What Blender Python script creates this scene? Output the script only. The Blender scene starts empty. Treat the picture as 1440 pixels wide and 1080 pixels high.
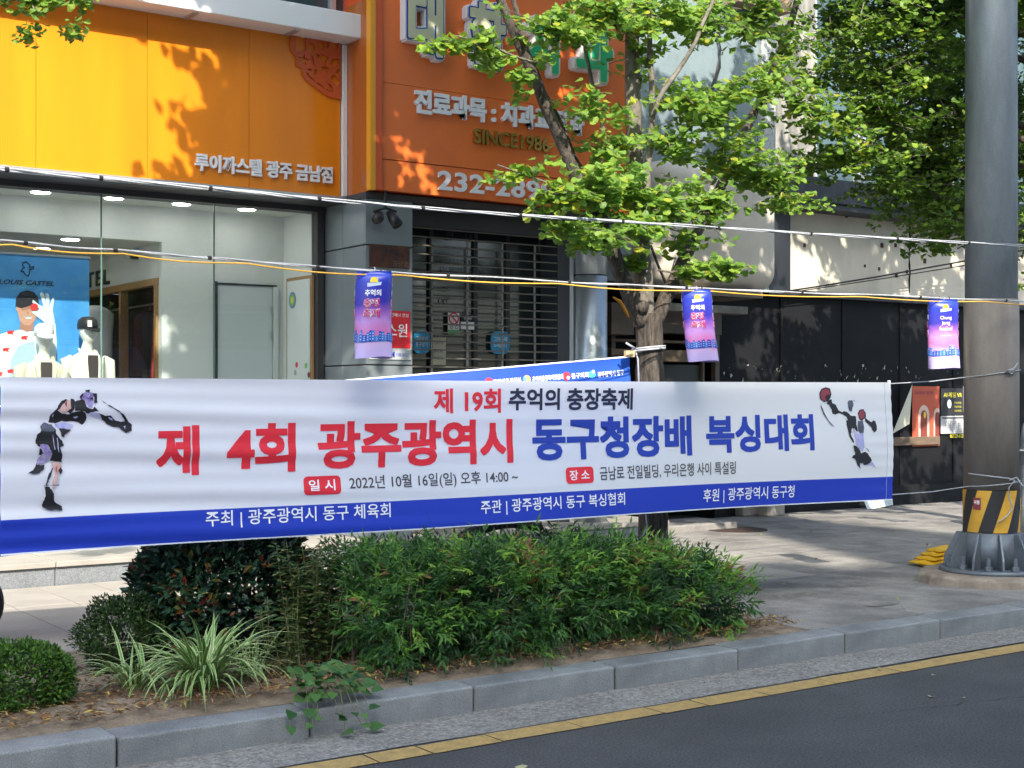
import bpy, bmesh, math, random
import numpy as np
from mathutils import Vector, Matrix, noise

random.seed(7); rng = np.random.default_rng(7)
S = bpy.context.scene; COL = S.collection

# ---------------------------------------------------------------- camera, sky, sun, exposure
F, HOR, EYE = 1944.0, 558.0, 1.70           # the survey: focal length in photo pixels, horizon row, eye height
CA, SA = 0.5736, 0.8192
cam = bpy.data.objects.new('camera', bpy.data.cameras.new('camera')); COL.objects.link(cam)
cam.location = (0, 0, EYE); cam.rotation_euler = (math.radians(90), 0, -math.atan2(CA, SA))
cam.data.sensor_width = 36; cam.data.lens = F / 1440 * 36; cam.data.shift_y = 18 / 1440
cam.data.clip_start = .05; cam.data.clip_end = 2000
S.camera = cam
W = bpy.data.worlds.new('World'); S.world = W; W.use_nodes = True
wn = W.node_tree.nodes; bgn = wn['Background']
sky = wn.new('ShaderNodeTexSky'); sky.sky_type = 'NISHITA'; sky.sun_disc = False
SUN_EL = math.radians(38); SUN_DIR = Vector((-.382, -.924, 0)).normalized()      # towards the sun, on the ground
sky.sun_elevation = SUN_EL; sky.sun_rotation = math.atan2(SUN_DIR.x, SUN_DIR.y)
sky.air_density = .8; sky.dust_density = 4; sky.ozone_density = 1.0
wb = wn.new('ShaderNodeMix'); wb.data_type = 'RGBA'; wb.blend_type = 'MULTIPLY'; wb.inputs[0].default_value = 1; wb.inputs[7].default_value = (.90, 1.0, 1.03, 1)   # white balance
W.node_tree.links.new(sky.outputs[0], wb.inputs[6]); W.node_tree.links.new(wb.outputs[2], bgn.inputs[0]); bgn.inputs[1].default_value = .15
sun = bpy.data.objects.new('sun', bpy.data.lights.new('sun', 'SUN')); COL.objects.link(sun)
sun.data.energy = 3.1; sun.data.angle = math.radians(.5); sun.data.color = (1, .9, .76)
sd = Vector((SUN_DIR.x * math.cos(SUN_EL), SUN_DIR.y * math.cos(SUN_EL), math.sin(SUN_EL)))
sun.rotation_euler = sd.to_track_quat('Z', 'Y').to_euler(); sun.location = (0, -20, 30)
S.view_settings.view_transform = 'Standard'; S.view_settings.look = 'None'
S.view_settings.exposure = 1.6; S.view_settings.gamma = 1; S.view_settings.use_curve_mapping = False
S.cycles.max_bounces = 8; S.cycles.transparent_max_bounces = 12

# ---------------------------------------------------------------- surveying helpers
def ray(px, py):
    t = (px - 720) / F
    return Vector((CA + SA * t, SA - CA * t, (HOR - py) / F))
def at(px, py, Y):
    r = ray(px, py); s = Y / r.y; return Vector((r.x * s, Y, r.z * s + EYE))
def atX(px, py, X):
    r = ray(px, py); s = X / r.x; return Vector((X, r.y * s, r.z * s + EYE))
def onz(px, py, z):
    r = ray(px, py); s = (z - EYE) / r.z; return Vector((r.x * s, r.y * s, z))
def R(a, b): return random.uniform(a, b)

# ---------------------------------------------------------------- materials
MATS = {}
def mat(name, col, rough=.7, metal=0., var=0., vscale=3., col2=None, bump=0., bscale=40., spec=None, coat=0., fine=0., fscale=120., stain=0., emis=None, transl=0., streak=None, bdist=.01):
    if name in MATS: return MATS[name]
    m = bpy.data.materials.new(name); m.use_nodes = True; nt = m.node_tree; N = nt.nodes; L = nt.links
    b = N['Principled BSDF']; b.inputs['Roughness'].default_value = rough; b.inputs['Metallic'].default_value = metal
    c4 = (*col, 1); b.inputs['Base Color'].default_value = c4
    if spec is not None: b.inputs['Specular IOR Level'].default_value = spec
    if coat: b.inputs['Coat Weight'].default_value = coat; b.inputs['Coat Roughness'].default_value = .08
    tc = N.new('ShaderNodeTexCoord'); src = tc.outputs['Object']
    if streak:
        mp = N.new('ShaderNodeMapping'); mp.inputs['Scale'].default_value = streak; L.new(src, mp.inputs[0]); ssrc = mp.outputs[0]
    else: ssrc = src
    out = None
    def nz(scale, detail, s=None, rgh=.6):
        n = N.new('ShaderNodeTexNoise'); n.inputs['Scale'].default_value = scale; n.inputs['Detail'].default_value = detail
        n.inputs['Roughness'].default_value = rgh; L.new(s or src, n.inputs['Vector']); return n.outputs[0]
    def ramp(fac, p0, p1, a, bb):
        r = N.new('ShaderNodeValToRGB'); r.color_ramp.elements[0].position = p0; r.color_ramp.elements[1].position = p1
        r.color_ramp.elements[0].color = a; r.color_ramp.elements[1].color = bb; L.new(fac, r.inputs[0]); return r.outputs[0]
    def mul(x, y):
        k = N.new('ShaderNodeMix'); k.data_type = 'RGBA'; k.blend_type = 'MULTIPLY'; k.inputs[0].default_value = 1
        if isinstance(x, tuple): k.inputs[6].default_value = x
        else: L.new(x, k.inputs[6])
        L.new(y, k.inputs[7]); return k.outputs[2]
    cur = c4
    if var or col2:
        cc = (*col2, 1) if col2 else tuple([max(0, v * (1 - var)) for v in col] + [1])
        cur = ramp(nz(vscale, 5, ssrc), .35, .65, cc, c4)
    if fine:
        cur = mul(cur, ramp(nz(fscale, 3, None, .8), .3, .7, (1 - fine, 1 - fine, 1 - fine, 1), (1 + fine * .5, 1 + fine * .5, 1 + fine * .5, 1)))
    if stain:
        cur = mul(cur, ramp(nz(1.3, 8, ssrc, .7), .38, .6, (1 - stain, 1 - stain, 1 - stain * .95, 1), (1, 1, 1, 1)))
    if not isinstance(cur, tuple): L.new(cur, b.inputs['Base Color'])
    if bump:
        bn = N.new('ShaderNodeBump'); bn.inputs['Strength'].default_value = bump; bn.inputs['Distance'].default_value = bdist
        L.new(nz(bscale, 4, ssrc if streak else None), bn.inputs['Height']); L.new(bn.outputs[0], b.inputs['Normal'])
    if emis:
        b.inputs['Emission Color'].default_value = (*emis[0], 1); b.inputs['Emission Strength'].default_value = emis[1]
    if transl:
        tr = N.new('ShaderNodeBsdfTranslucent'); mx = N.new('ShaderNodeMixShader'); mx.inputs[0].default_value = transl
        tr.inputs[0].default_value = c4
        if not isinstance(cur, tuple): L.new(cur, tr.inputs[0])
        L.new(b.outputs[0], mx.inputs[1]); L.new(tr.outputs[0], mx.inputs[2]); L.new(mx.outputs[0], N['Material Output'].inputs[0])
    MATS[name] = m; return m

def leafmat(name, cols, transl=.4, rough=.45, single=False):
    m = bpy.data.materials.new(name); m.use_nodes = True; nt = m.node_tree; N = nt.nodes; L = nt.links
    b = N['Principled BSDF']; b.inputs['Roughness'].default_value = rough; b.inputs['Specular IOR Level'].default_value = .35
    if single: a = N.new('ShaderNodeObjectInfo'); o = a.outputs['Random']
    else: a = N.new('ShaderNodeAttribute'); a.attribute_name = 'tone'; o = a.outputs['Fac']
    r = N.new('ShaderNodeValToRGB'); els = r.color_ramp.elements
    while len(els) < len(cols): els.new(.5)
    for e, (p, c) in zip(els, cols): e.position = p; e.color = (*c, 1)
    L.new(o, r.inputs[0])
    tc = N.new('ShaderNodeTexCoord'); n = N.new('ShaderNodeTexNoise'); n.inputs['Scale'].default_value = 60; L.new(tc.outputs['Object'], n.inputs[0])
    r2 = N.new('ShaderNodeValToRGB'); r2.color_ramp.elements[0].color = (.75, .75, .75, 1); r2.color_ramp.elements[1].color = (1.15, 1.15, 1.15, 1); L.new(n.outputs[0], r2.inputs[0])
    k = N.new('ShaderNodeMix'); k.data_type = 'RGBA'; k.blend_type = 'MULTIPLY'; k.inputs[0].default_value = 1
    L.new(r.outputs[0], k.inputs[6]); L.new(r2.outputs[0], k.inputs[7]); L.new(k.outputs[2], b.inputs[0])
    tr = N.new('ShaderNodeBsdfTranslucent'); mx = N.new('ShaderNodeMixShader'); mx.inputs[0].default_value = transl
    L.new(k.outputs[2], tr.inputs[0]); L.new(b.outputs[0], mx.inputs[1]); L.new(tr.outputs[0], mx.inputs[2]); L.new(mx.outputs[0], N['Material Output'].inputs[0])
    return m

def glassmat(name, tint, refl=.1, rough=.0):
    m = bpy.data.materials.new(name); m.use_nodes = True; nt = m.node_tree; N = nt.nodes; L = nt.links
    N.remove(N['Principled BSDF'])
    t = N.new('ShaderNodeBsdfTransparent'); t.inputs[0].default_value = (*tint, 1)
    g = N.new('ShaderNodeBsdfGlossy'); g.inputs['Roughness'].default_value = rough
    f = N.new('ShaderNodeLayerWeight'); f.inputs[0].default_value = .5
    pw = N.new('ShaderNodeMath'); pw.operation = 'POWER'; pw.inputs[1].default_value = 4; L.new(f.outputs['Facing'], pw.inputs[0])
    mt = N.new('ShaderNodeMath'); mt.operation = 'MULTIPLY_ADD'; mt.inputs[1].default_value = refl * .7; mt.inputs[2].default_value = .04; L.new(pw.outputs[0], mt.inputs[0])
    mx = N.new('ShaderNodeMixShader'); L.new(mt.outputs[0], mx.inputs[0]); L.new(t.outputs[0], mx.inputs[1]); L.new(g.outputs[0], mx.inputs[2])
    L.new(mx.outputs[0], N['Material Output'].inputs[0]); return m

# ---------------------------------------------------------------- mesh builder
def tag(o, label=None, cat=None, group=None, kind=None):
    if label: o['label'] = label
    if cat: o['category'] = cat
    if group: o['group'] = group
    if kind: o['kind'] = kind
    return o
def thing(name, loc, label, cat, group=None, kind=None):
    o = bpy.data.objects.new(name, None); o.empty_display_size = .1; COL.objects.link(o); o.location = loc
    return tag(o, label, cat, group, kind)
def wloc(o):
    v = Vector((0, 0, 0))
    while o: v += Vector(o.location); o = o.parent
    return v
class MB:
    def __init__(s): s.v = []; s.f = []; s.m = []
    def add(s, vs, fs, mi=0):
        n = len(s.v); s.v += [tuple(v) for v in vs]; s.f += [tuple(i + n for i in f) for f in fs]; s.m += [mi] * len(fs); return s
    def box(s, a, b, mi=0, M=None):
        x0, y0, z0 = a; x1, y1, z1 = b
        vs = [Vector(p) for p in ((x0, y0, z0), (x1, y0, z0), (x1, y1, z0), (x0, y1, z0), (x0, y0, z1), (x1, y0, z1), (x1, y1, z1), (x0, y1, z1))]
        if M: vs = [M @ v for v in vs]
        return s.add(vs, [(0, 3, 2, 1), (4, 5, 6, 7), (0, 1, 5, 4), (1, 2, 6, 5), (2, 3, 7, 6), (3, 0, 4, 7)], mi)
    def tube(s, pts, rad, n=8, mi=0, cap=True):
        pts = [Vector(p) for p in pts]; k = len(pts)
        if not isinstance(rad, (list, tuple)): rad = [rad] * k
        vs = []; up = Vector((.13, .21, .97)).normalized()
        for i, p in enumerate(pts):
            d = (pts[min(i + 1, k - 1)] - pts[max(i - 1, 0)]).normalized()
            u = d.cross(up)
            if u.length < .2: u = d.cross(Vector((1, .1, 0)))
            u.normalize(); w = d.cross(u).normalized()
            for j in range(n):
                a = 2 * math.pi * j / n; vs.append(p + (u * math.cos(a) + w * math.sin(a)) * rad[i])
        fs = [(i * n + j, i * n + (j + 1) % n, (i + 1) * n + (j + 1) % n, (i + 1) * n + j) for i in range(k - 1) for j in range(n)]
        if cap: fs += [tuple(range(n - 1, -1, -1)), tuple(range((k - 1) * n, k * n))]
        return s.add(vs, fs, mi)
    def cyl(s, c, r, z0, z1, n=24, mi=0, r1=None):
        r1 = r if r1 is None else r1; vs = []
        for z, rr in ((z0, r), (z1, r1)):
            for j in range(n):
                a = 2 * math.pi * j / n; vs.append((c[0] + rr * math.cos(a), c[1] + rr * math.sin(a), z))
        return s.add(vs, [(j, (j + 1) % n, n + (j + 1) % n, n + j) for j in range(n)] + [tuple(range(n - 1, -1, -1)), tuple(range(n, 2 * n))], mi)
    def loft(s, rings, mi=0, cap=True):
        n = len(rings[0]); vs = [p for r in rings for p in r]; k = len(rings)
        fs = [(i * n + j, i * n + (j + 1) % n, (i + 1) * n + (j + 1) % n, (i + 1) * n + j) for i in range(k - 1) for j in range(n)]
        if cap: fs += [tuple(range(n - 1, -1, -1)), tuple(range((k - 1) * n, k * n))]
        return s.add(vs, fs, mi)
    def prism(s, pts, d, mi=0):
        n = len(pts); d = Vector(d); vs = [Vector(p) for p in pts] + [Vector(p) + d for p in pts]
        return s.add(vs, [tuple(range(n)), tuple(range(2 * n - 1, n - 1, -1))] + [(j, n + j, n + (j + 1) % n, (j + 1) % n) for j in range(n)], mi)
    def build(s, name, mats, parent=None, smooth=False, bevel=0, seg=2, fix=True):
        off = wloc(parent) if parent else Vector((0, 0, 0))
        me = bpy.data.meshes.new(name); me.from_pydata([(v[0] - off.x, v[1] - off.y, v[2] - off.z) for v in s.v], [], s.f)
        if not isinstance(mats, (list, tuple)): mats = [mats]
        for m in mats: me.materials.append(m)
        if len(mats) > 1: me.polygons.foreach_set('material_index', s.m)
        if fix:
            bm = bmesh.new(); bm.from_mesh(me); bmesh.ops.recalc_face_normals(bm, faces=bm.faces); bm.to_mesh(me); bm.free()
        if smooth: me.polygons.foreach_set('use_smooth', [True] * len(me.polygons))
        o = bpy.data.objects.new(name, me); COL.objects.link(o)
        if parent: o.parent = parent
        if bevel:
            b = o.modifiers.new('bevel', 'BEVEL'); b.width = bevel; b.segments = seg; b.limit_method = 'ANGLE'; b.angle_limit = .6
        return o
def boxo(name, a, b, m, parent=None, bevel=0, **k): return MB().box(a, b).build(name, m, parent, bevel=bevel, **k)
def dup(o, dx, parent=None):
    c = o.copy(); COL.objects.link(c); c.location = Vector(o.location) + Vector(dx)
    if parent is not None: c.parent = parent
    return c
def place(me_obj, loc, parent=None, rot=None, scale=None):
    c = me_obj.copy(); COL.objects.link(c); c.parent = parent
    c.location = Vector(loc) - (wloc(parent) if parent else Vector((0, 0, 0)))
    if rot is not None: c.rotation_euler = rot
    if scale is not None: c.scale = (scale,) * 3 if not hasattr(scale, '__len__') else scale
    return c

# flat outlines and lettering -> (verts, faces)
def curve_geo(curve):
    o = bpy.data.objects.new('c', curve); COL.objects.link(o); dg = bpy.context.evaluated_depsgraph_get(); dg.update()
    me = bpy.data.meshes.new_from_object(o.evaluated_get(dg))
    v = [tuple(p.co) for p in me.vertices]; f = [tuple(p.vertices) for p in me.polygons]
    bpy.data.objects.remove(o); bpy.data.meshes.remove(me); bpy.data.curves.remove(curve); return v, f
def text_geo(body, bold=0., ext=0., res=3, space=1., shear=0.):
    c = bpy.data.curves.new('t', 'FONT'); c.body = body; c.offset = bold; c.extrude = ext; c.resolution_u = res; c.space_character = space; c.shear = shear
    return curve_geo(c)
def loops_geo(loops, ext=0.):
    c = bpy.data.curves.new('t', 'CURVE'); c.dimensions = '2D'; c.fill_mode = 'BOTH'; c.extrude = ext
    for lp in loops:
        sp = c.splines.new('POLY'); sp.points.add(len(lp) - 1); sp.use_cyclic_u = True
        for p, q in zip(sp.points, lp): p.co = (q[0], q[1], 0, 1)
    return curve_geo(c)
def thick(geo, sp, n=10, dz=.0012):
    v, f = geo; V = list(v); Fs = list(f)
    for k in range(n):
        a = 2 * math.pi * k / n; m = len(V); q_ = max(abs(math.cos(a)), abs(math.sin(a))) * (1 + .012 * k); V += [(p[0] + sp * math.cos(a) / q_, p[1] + sp * math.sin(a) / q_, p[2] - dz * (k + 1) * (1 if p[2] > 0 or ext0(v) else 1)) for p in v]; Fs += [tuple(i + m for i in q) for q in f]
    return V, Fs
def ext0(v): return False
def fit(geo, w, h, depth=None):
    v, f = geo; a = np.array(v); mn = a.min(0); mx = a.max(0); sz = mx - mn
    a = (a - mn); a[:, 0] *= w / sz[0]; a[:, 1] *= h / sz[1]
    if depth is not None and sz[2] > 0: a[:, 2] *= depth / sz[2]
    return a, f
def facade_text(name, body, m, parent, px0, px1, py0, py1, Y, bold=0., depth=.02, z=None, bevel=0, shear=0., extra=0., space=1., res=3):
    """raised letters on a wall facing -Y; px span, py span at the left end"""
    A = at(px0, py1, Y); B = at(px1, py1, Y); T = at(px0, py0, Y)
    x0, x1, z0, z1 = A.x, B.x, (z[0] if z else A.z), (z[1] if z else T.z)
    a, f = fit(text_geo(body, bold, .01, res, space, shear), x1 - x0, z1 - z0, depth)
    mb = MB(); mb.add([(x0 + p[0], Y - extra - p[2], z0 + p[1]) for p in a], f)
    return mb.build(name, m, parent)
def flat_text(mb, body, x0, x1, z0, z1, Y, mi=0, bold=0., shear=0.):
    a, f = fit(text_geo(body, bold, 0, 2, 1, shear), x1 - x0, z1 - z0)
    mb.add([(x0 + p[0], Y, z0 + p[1]) for p in a], f, mi)

def scatter(name, tv, tf, P, D, Nn, Sc, m, parent, tone=None, smooth=False, kind=None):
    """many small leaves in one mesh: template verts, positions, directions, normals, scales (numpy)"""
    tv = np.array(tv, float); n = len(P)
    D = D / np.linalg.norm(D, axis=1, keepdims=True); X = np.cross(D, Nn); X /= np.linalg.norm(X, axis=1, keepdims=True) + 1e-9; Z = np.cross(X, D)
    off = np.array(wloc(parent)) if parent else np.zeros(3)
    V = (P - off)[:, None, :] + Sc[:, None, None] * (tv[None, :, 0:1] * X[:, None, :] + tv[None, :, 1:2] * D[:, None, :] + tv[None, :, 2:3] * Z[:, None, :])
    k = len(tv); V = V.reshape(-1, 3); F_ = [tuple(i * k + j for j in f) for i in range(n) for f in tf]
    me = bpy.data.meshes.new(name); me.from_pydata(V.tolist(), [], F_); me.materials.append(m)
    a = me.attributes.new('tone', 'FLOAT', 'POINT'); t = rng.random(n) if tone is None else tone
    a.data.foreach_set('value', np.repeat(t, k).astype(np.float32))
    if smooth: me.polygons.foreach_set('use_smooth', [True] * len(me.polygons))
    o = bpy.data.objects.new(name, me); COL.objects.link(o)
    if parent: o.parent = parent
    if kind: o['kind'] = kind
    return o
GINKGO_V = [(0, 0, 0), (.02, .3, .03), (-.02, .3, .03), (-.46, .70, .12), (-.34, .90, .1), (-.07, .98, .0), (0, .80, -.02), (.07, .98, 0), (.34, .90, .1), (.46, .70, .12)]
GINKGO_F = [(0, 1, 2), (2, 6, 5, 4, 3), (1, 9, 8, 7, 6), (1, 6, 2)]
OVAL_V = [(0, 0, 0), (-.16, .3, .05), (-.2, .6, .06), (0, 1, -.04), (.2, .6, .06), (.16, .3, .05), (0, .5, 0)]
OVAL_F = [(0, 6, 2, 1), (6, 3, 2), (0, 5, 4, 6), (6, 4, 3)]
LANCE_V = [(0, 0, 0), (-.13, .4, .04), (0, 1, -.06), (.13, .4, .04)]
LANCE_F = [(0, 2, 1), (0, 3, 2)]

# ---------------------------------------------------------------- palette
asphalt = mat('asphalt', (.094, .096, .098), .82, var=.32, vscale=.9, bump=.7, bscale=80, fine=.85, fscale=75, stain=.18)
gutterc = mat('gutter_concrete', (.40, .385, .35), .95, col2=(.24, .23, .215), vscale=22, bump=1, bscale=45, fine=.6, fscale=55, stain=.3, bdist=.02)
yellow = mat('road_yellow', (.50, .335, .11), .8, col2=(.36, .25, .10), vscale=16, fine=.4, fscale=120, bump=.3, bscale=150)
granite = mat('kerb_granite', (.30, .32, .325), .7, var=.2, vscale=3.5, fine=.5, fscale=150, bump=.5, bscale=60, stain=.35)
slabm = mat('paving_granite', (.34, .32, .29), .85, var=.12, vscale=2.5, fine=.22, fscale=160, bump=.3, bscale=90, stain=.12)
slab2 = mat('paving_worn', (.30, .29, .27), .9, var=.22, vscale=2.6, fine=.35, fscale=70, bump=.45, bscale=60, stain=.35)
soil = mat('soil', (.30, .235, .17), .95, col2=(.16, .12, .08), vscale=7, bump=1, bscale=35, fine=.3, fscale=80)
joint = mat('joint_dirt', (.07, .065, .06), .95)
stepg = mat('step_granite', (.20, .22, .24), .55, var=.1, vscale=3, fine=.6, fscale=110, bump=.1, bscale=200)
signor = mat('sign_orange', (.82, .245, .008), .33, var=.10, vscale=1.2, spec=.5, streak=(2.5, 2.5, .35), stain=.05)
dental = mat('dental_orange', (.84, .185, .034), .38, var=.1, vscale=1.1, stain=.08, spec=.5)
dentedge = mat('dental_edge', (.62, .09, .02), .4)
trimy = mat('trim_yellow', (.75, .33, .02), .4)
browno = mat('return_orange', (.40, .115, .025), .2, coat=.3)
emblm = mat('emblem_orange', (.55, .10, .03), .45)
white = mat('white_paint', (.78, .79, .80), .5, var=.05, vscale=2)
letterw = mat('letter_white', (.80, .81, .84), .4)
silver = mat('silver_trim', (.55, .57, .60), .35, metal=.7)
darkmet = mat('dark_metal', (.045, .045, .048), .5, var=.2)
greyclad = mat('grey_cladding', (.20, .235, .25), .35, metal=.25, var=.08, vscale=2, stain=.12)
steel = mat('brushed_steel', (.46, .52, .56), .34, metal=.75, var=.08, bump=.05, bscale=80, streak=(1, 1, 30))
stucco = mat('grey_stucco', (.19, .255, .28), .9, var=.14, vscale=1.4, bump=.5, bscale=70, stain=.12)
pilm = mat('textured_pilaster', (.42, .46, .46), .95, var=.3, vscale=25, bump=1, bscale=45)
stained = mat('stained_concrete', (.34, .33, .30), .9, col2=(.12, .125, .12), vscale=2.4, streak=(3, 3, .6), bump=.3)
blackp = mat('black_paint', (.010, .011, .014), .75, var=.3, vscale=2.5, bump=.15, bscale=30, stain=.3, spec=.25)
blackb = mat('black_beam', (.010, .012, .017), .5, col2=(.03, .034, .04), vscale=2, streak=(1, 1, .4))
cream = mat('cream_board', (.62, .585, .49), .75, var=.07, vscale=1.6, stain=.16, streak=(1.5, 1.5, .5), bump=.08)
beigebox = mat('beige_awning', (.60, .56, .48), .55, var=.08, vscale=1.7, stain=.12)
wallw = mat('interior_white', (.66, .68, .67), .7)
ceilw = mat('ceiling_white', (.60, .60, .57), .8)
wood = mat('light_wood', (.38, .22, .09), .55, var=.25, vscale=5, streak=(6, 6, .8))
rust = mat('rusty_plate', (.11, .035, .02), .8, col2=(.03, .018, .015), vscale=9, bump=.4)
rope_w = mat('white_rope', (.50, .53, .58), .6, var=.35, vscale=160, bump=.6, bscale=220)
rope_y = mat('yellow_cable', (.75, .42, .06), .5)
black = mat('black_plastic', (.015, .015, .016), .45)
bark = mat('ginkgo_bark', (.115, .095, .078), .95, col2=(.03, .026, .022), vscale=9, streak=(4, 4, .7), bump=1, bscale=12, bdist=.03)
barklt = mat('mottled_bark', (.20, .185, .16), .9, col2=(.085, .075, .06), vscale=28, streak=(1.2, 1.2, .8), bump=.7, bscale=45)
galv = mat('galvanised_steel', (.24, .285, .32), .5, metal=.2, var=.22, vscale=4, bump=.2, bscale=50, stain=.25, fine=.12, fscale=60, streak=(2, 2, .5))
galvd = mat('flange_steel', (.20, .235, .27), .55, metal=.45, var=.25, vscale=7, stain=.2)
wrapm = mat('pole_wrap', (.25, .225, .20), .8, col2=(.185, .165, .15), vscale=3.2, streak=(2, 2, .5), bump=.15, stain=.15, fine=.1, fscale=60)
hazy = mat('hazard_yellow', (.68, .38, .045), .5, var=.15, vscale=9)
hazk = mat('hazard_black', (.022, .022, .024), .55)
padm = mat('pad_concrete', (.34, .29, .23), .9, col2=(.2, .16, .13), vscale=6, bump=.7, bscale=50, fine=.2)
tarpy = mat('yellow_tarp', (.80, .46, .015), .5, bump=.4, bscale=25)
bwhite = mat('banner_white', (.85, .90, .97), .6, transl=.3, bump=.05, bscale=400)
bblue = mat('banner_blue', (.012, .045, .50), .55, transl=.12)
bblue2 = mat('rear_banner_blue', (.015, .045, .42), .55, transl=.15, col2=(.01, .09, .5), vscale=1.2)
inkred = mat('ink_red', (.70, .022, .045), .6)
inkblue = mat('ink_blue', (.012, .045, .40), .6)
inknavy = mat('ink_navy', (.018, .022, .06), .6)
inkk = mat('ink_black', (.012, .012, .018), .6)
inkgrey = mat('ink_grey', (.06, .06, .07), .6)
inkw = mat('ink_white', (.78, .82, .92), .6)
inkpeach = mat('ink_peach', (.55, .30, .27), .6, col2=(.68, .52, .52), vscale=14)
inkpur = mat('ink_purple', (.17, .10, .42), .6, col2=(.5, .47, .68), vscale=18)
inklil = mat('ink_lilac', (.50, .50, .74), .6, col2=(.28, .30, .62), vscale=10)
inkslate = mat('ink_slate', (.10, .12, .18), .6, col2=(.03, .03, .05), vscale=14)
inkwine = mat('ink_wine', (.24, .04, .06), .6)
gold = mat('gold_letters', (.50, .33, .09), .25, metal=.9)
creaml = mat('cream_letter', (.62, .62, .42), .45, var=.1)
greenl = mat('green_letter', (.02, .42, .17), .4)
bluel = mat('blue_outline', (.015, .06, .30), .4)
winglass = glassmat('shop_glass', (.90, .935, .93), .9)
darkglass = mat('dark_window', (.035, .06, .07), .08, spec=.8, var=.2, vscale=1)
tealglass = mat('teal_window', (.075, .125, .14), .12, spec=.7, var=.3, vscale=.8)
glassedge = mat('glass_edge', (.10, .19, .17), .3)
G_LEAF = leafmat('ginkgo_leaf', [(0, (.13, .26, .05)), (.45, (.22, .39, .07)), (.9, (.31, .47, .07)), (1, (.48, .48, .05))], .55)
G_LEAF1 = leafmat('ginkgo_leaf_single', [(0, (.11, .22, .025)), (.45, (.20, .34, .035)), (.85, (.31, .45, .04)), (1, (.48, .48, .04))], .5, single=True)
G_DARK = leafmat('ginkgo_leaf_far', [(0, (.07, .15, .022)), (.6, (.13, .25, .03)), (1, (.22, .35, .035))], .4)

# ---------------------------------------------------------------- ground, road, kerb, pavement
SW = .14
boxo('ground', (-300, -300, -.6), (300, 300, -.02), mat('far_ground', (.12, .12, .115), .95), kind=None) if False else None
g = MB().box((-300, -300, -.6), (300, 300, -.02)).build('ground', mat('far_ground', (.12, .12, .115), .95)); g['kind'] = 'structure'
def sheet(name, x0, x1, y0, y1, z, m, nx=1, ny=1, rough=0):
    mb = MB(); vs = []
    for j in range(ny + 1):
        for i in range(nx + 1):
            x = x0 + (x1 - x0) * i / nx; y = y0 + (y1 - y0) * j / ny
            vs.append((x, y, z + (noise.noise(Vector((x * 3, y * 3, 0))) * rough if rough else 0)))
    fs = [(j * (nx + 1) + i, j * (nx + 1) + i + 1, (j + 1) * (nx + 1) + i + 1, (j + 1) * (nx + 1) + i) for j in range(ny) for i in range(nx)]
    o = mb.add(vs, fs).build(name, m); o['kind'] = 'structure'; return o
sheet('road', -60, 90, -18, 5.80, 0, asphalt)
sheet('gutter', -60, 90, 5.80, 6.22, .004, gutterc, 300, 6, .008)
# worn yellow edge line, broken by narrow cracks, each length a painted piece
ln = thing('yellow_line', (0, 5.68, 0), None, None, kind='structure')
x = -6.0
while x < 34:
    w = R(.28, .62); mb = MB(); e = [R(-.006, .006) for _ in range(4)]
    mb.add([(x + R(0, .01), 5.60 + e[0], .005), (x + w - R(.001, .006), 5.60 + e[1], .005), (x + w - R(.001, .006), 5.765 + e[2], .005), (x + R(0, .01), 5.765 + e[3], .005)], [(0, 1, 2, 3)])
    mb.build('paint_length', yellow, ln); x += w
# cracks in the asphalt: narrow sunken-looking tar lines
mb = MB()
for (x0, y0, x1, y1) in ((5.6, 5.0, 6.9, 4.75), (8.2, 4.6, 9.6, 4.35)):
    p = [(x0 + (x1 - x0) * i / 30 + R(-.01, .01), y0 + (y1 - y0) * i / 30 + R(-.025, .025)) for i in range(31)]
    for a, b in zip(p, p[1:]):
        w = R(.0005, .0035); mb.add([(a[0], a[1] - w, .003), (b[0], b[1] - w, .003), (b[0], b[1] + w, .003), (a[0], a[1] + w, .003)], [(0, 1, 2, 3)])
o = mb.build('road_cracks', mat('crack_dark', (.025, .025, .026), .9)); o['kind'] = 'structure'

kerb = thing('kerb', (0, 6.21, 0), None, None, kind='structure')
k0 = MB().box((.004, 6.21, -.02), (.972, 6.43, SW + .004)).build('kerb_stone', granite, kerb, bevel=.014, seg=3)
k0.location.x = -8.0
KP = .978; kx0 = 2.15
for i in range(-11, 26):
    o = k0 if i == -11 else dup(k0, (0, 0, 0))
    o.location = (kx0 + i * KP, R(-.006, .006), R(-.007, .005)); o.rotation_euler = (R(-.01, .01), R(-.003, .003), R(-.005, .005))

pave = thing('pavement', (0, 9, 0), None, None, kind='structure')
MB().box((-8, 6.44, -.1), (30, 12.2, SW - .012)).build('paving_bed', joint, pave)
MB().box((-8, 12.2, -.1), (30, 20, SW - .016)).build('paving_bed', joint, pave)
PX = 6.95                                    # where the planting bed ends
def slabs(x0, x1, y0, y1, w, d, m, stag=0):
    base = None; j = 0; y = y0
    while y < y1 - .05:
        dd = min(d, y1 - y); x = x0 - (stag * (j % 2)) ; proto = None
        while x < x1 - .02:
            a = max(x, x0); b = min(x + w, x1)
            full = abs((b - a) - w) < 1e-4
            if full and proto: o = dup(proto, (a - proto['x0'], 0, 0)); o.location.z = R(-.0015, .0015)
            else:
                o = MB().box((a + .0045, y + .0045, SW - .06), (b - .0045, y + dd - .0045, SW)).build('paving_slab', m, pave, bevel=.003, seg=1)
                if full: proto = o; proto['x0'] = a
            o['x0'] = a; x += w
        y += dd; j += 1
slabs(-3, 9.15, 8.40, 11.52, .45, 1.04, slabm)
slabs(9.15, 21.15, 8.40, 13.1, 1.2, 1.2, slab2, .6)
slabs(PX, 21.15, 6.44, 8.40, 1.18, .98, slab2)
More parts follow.
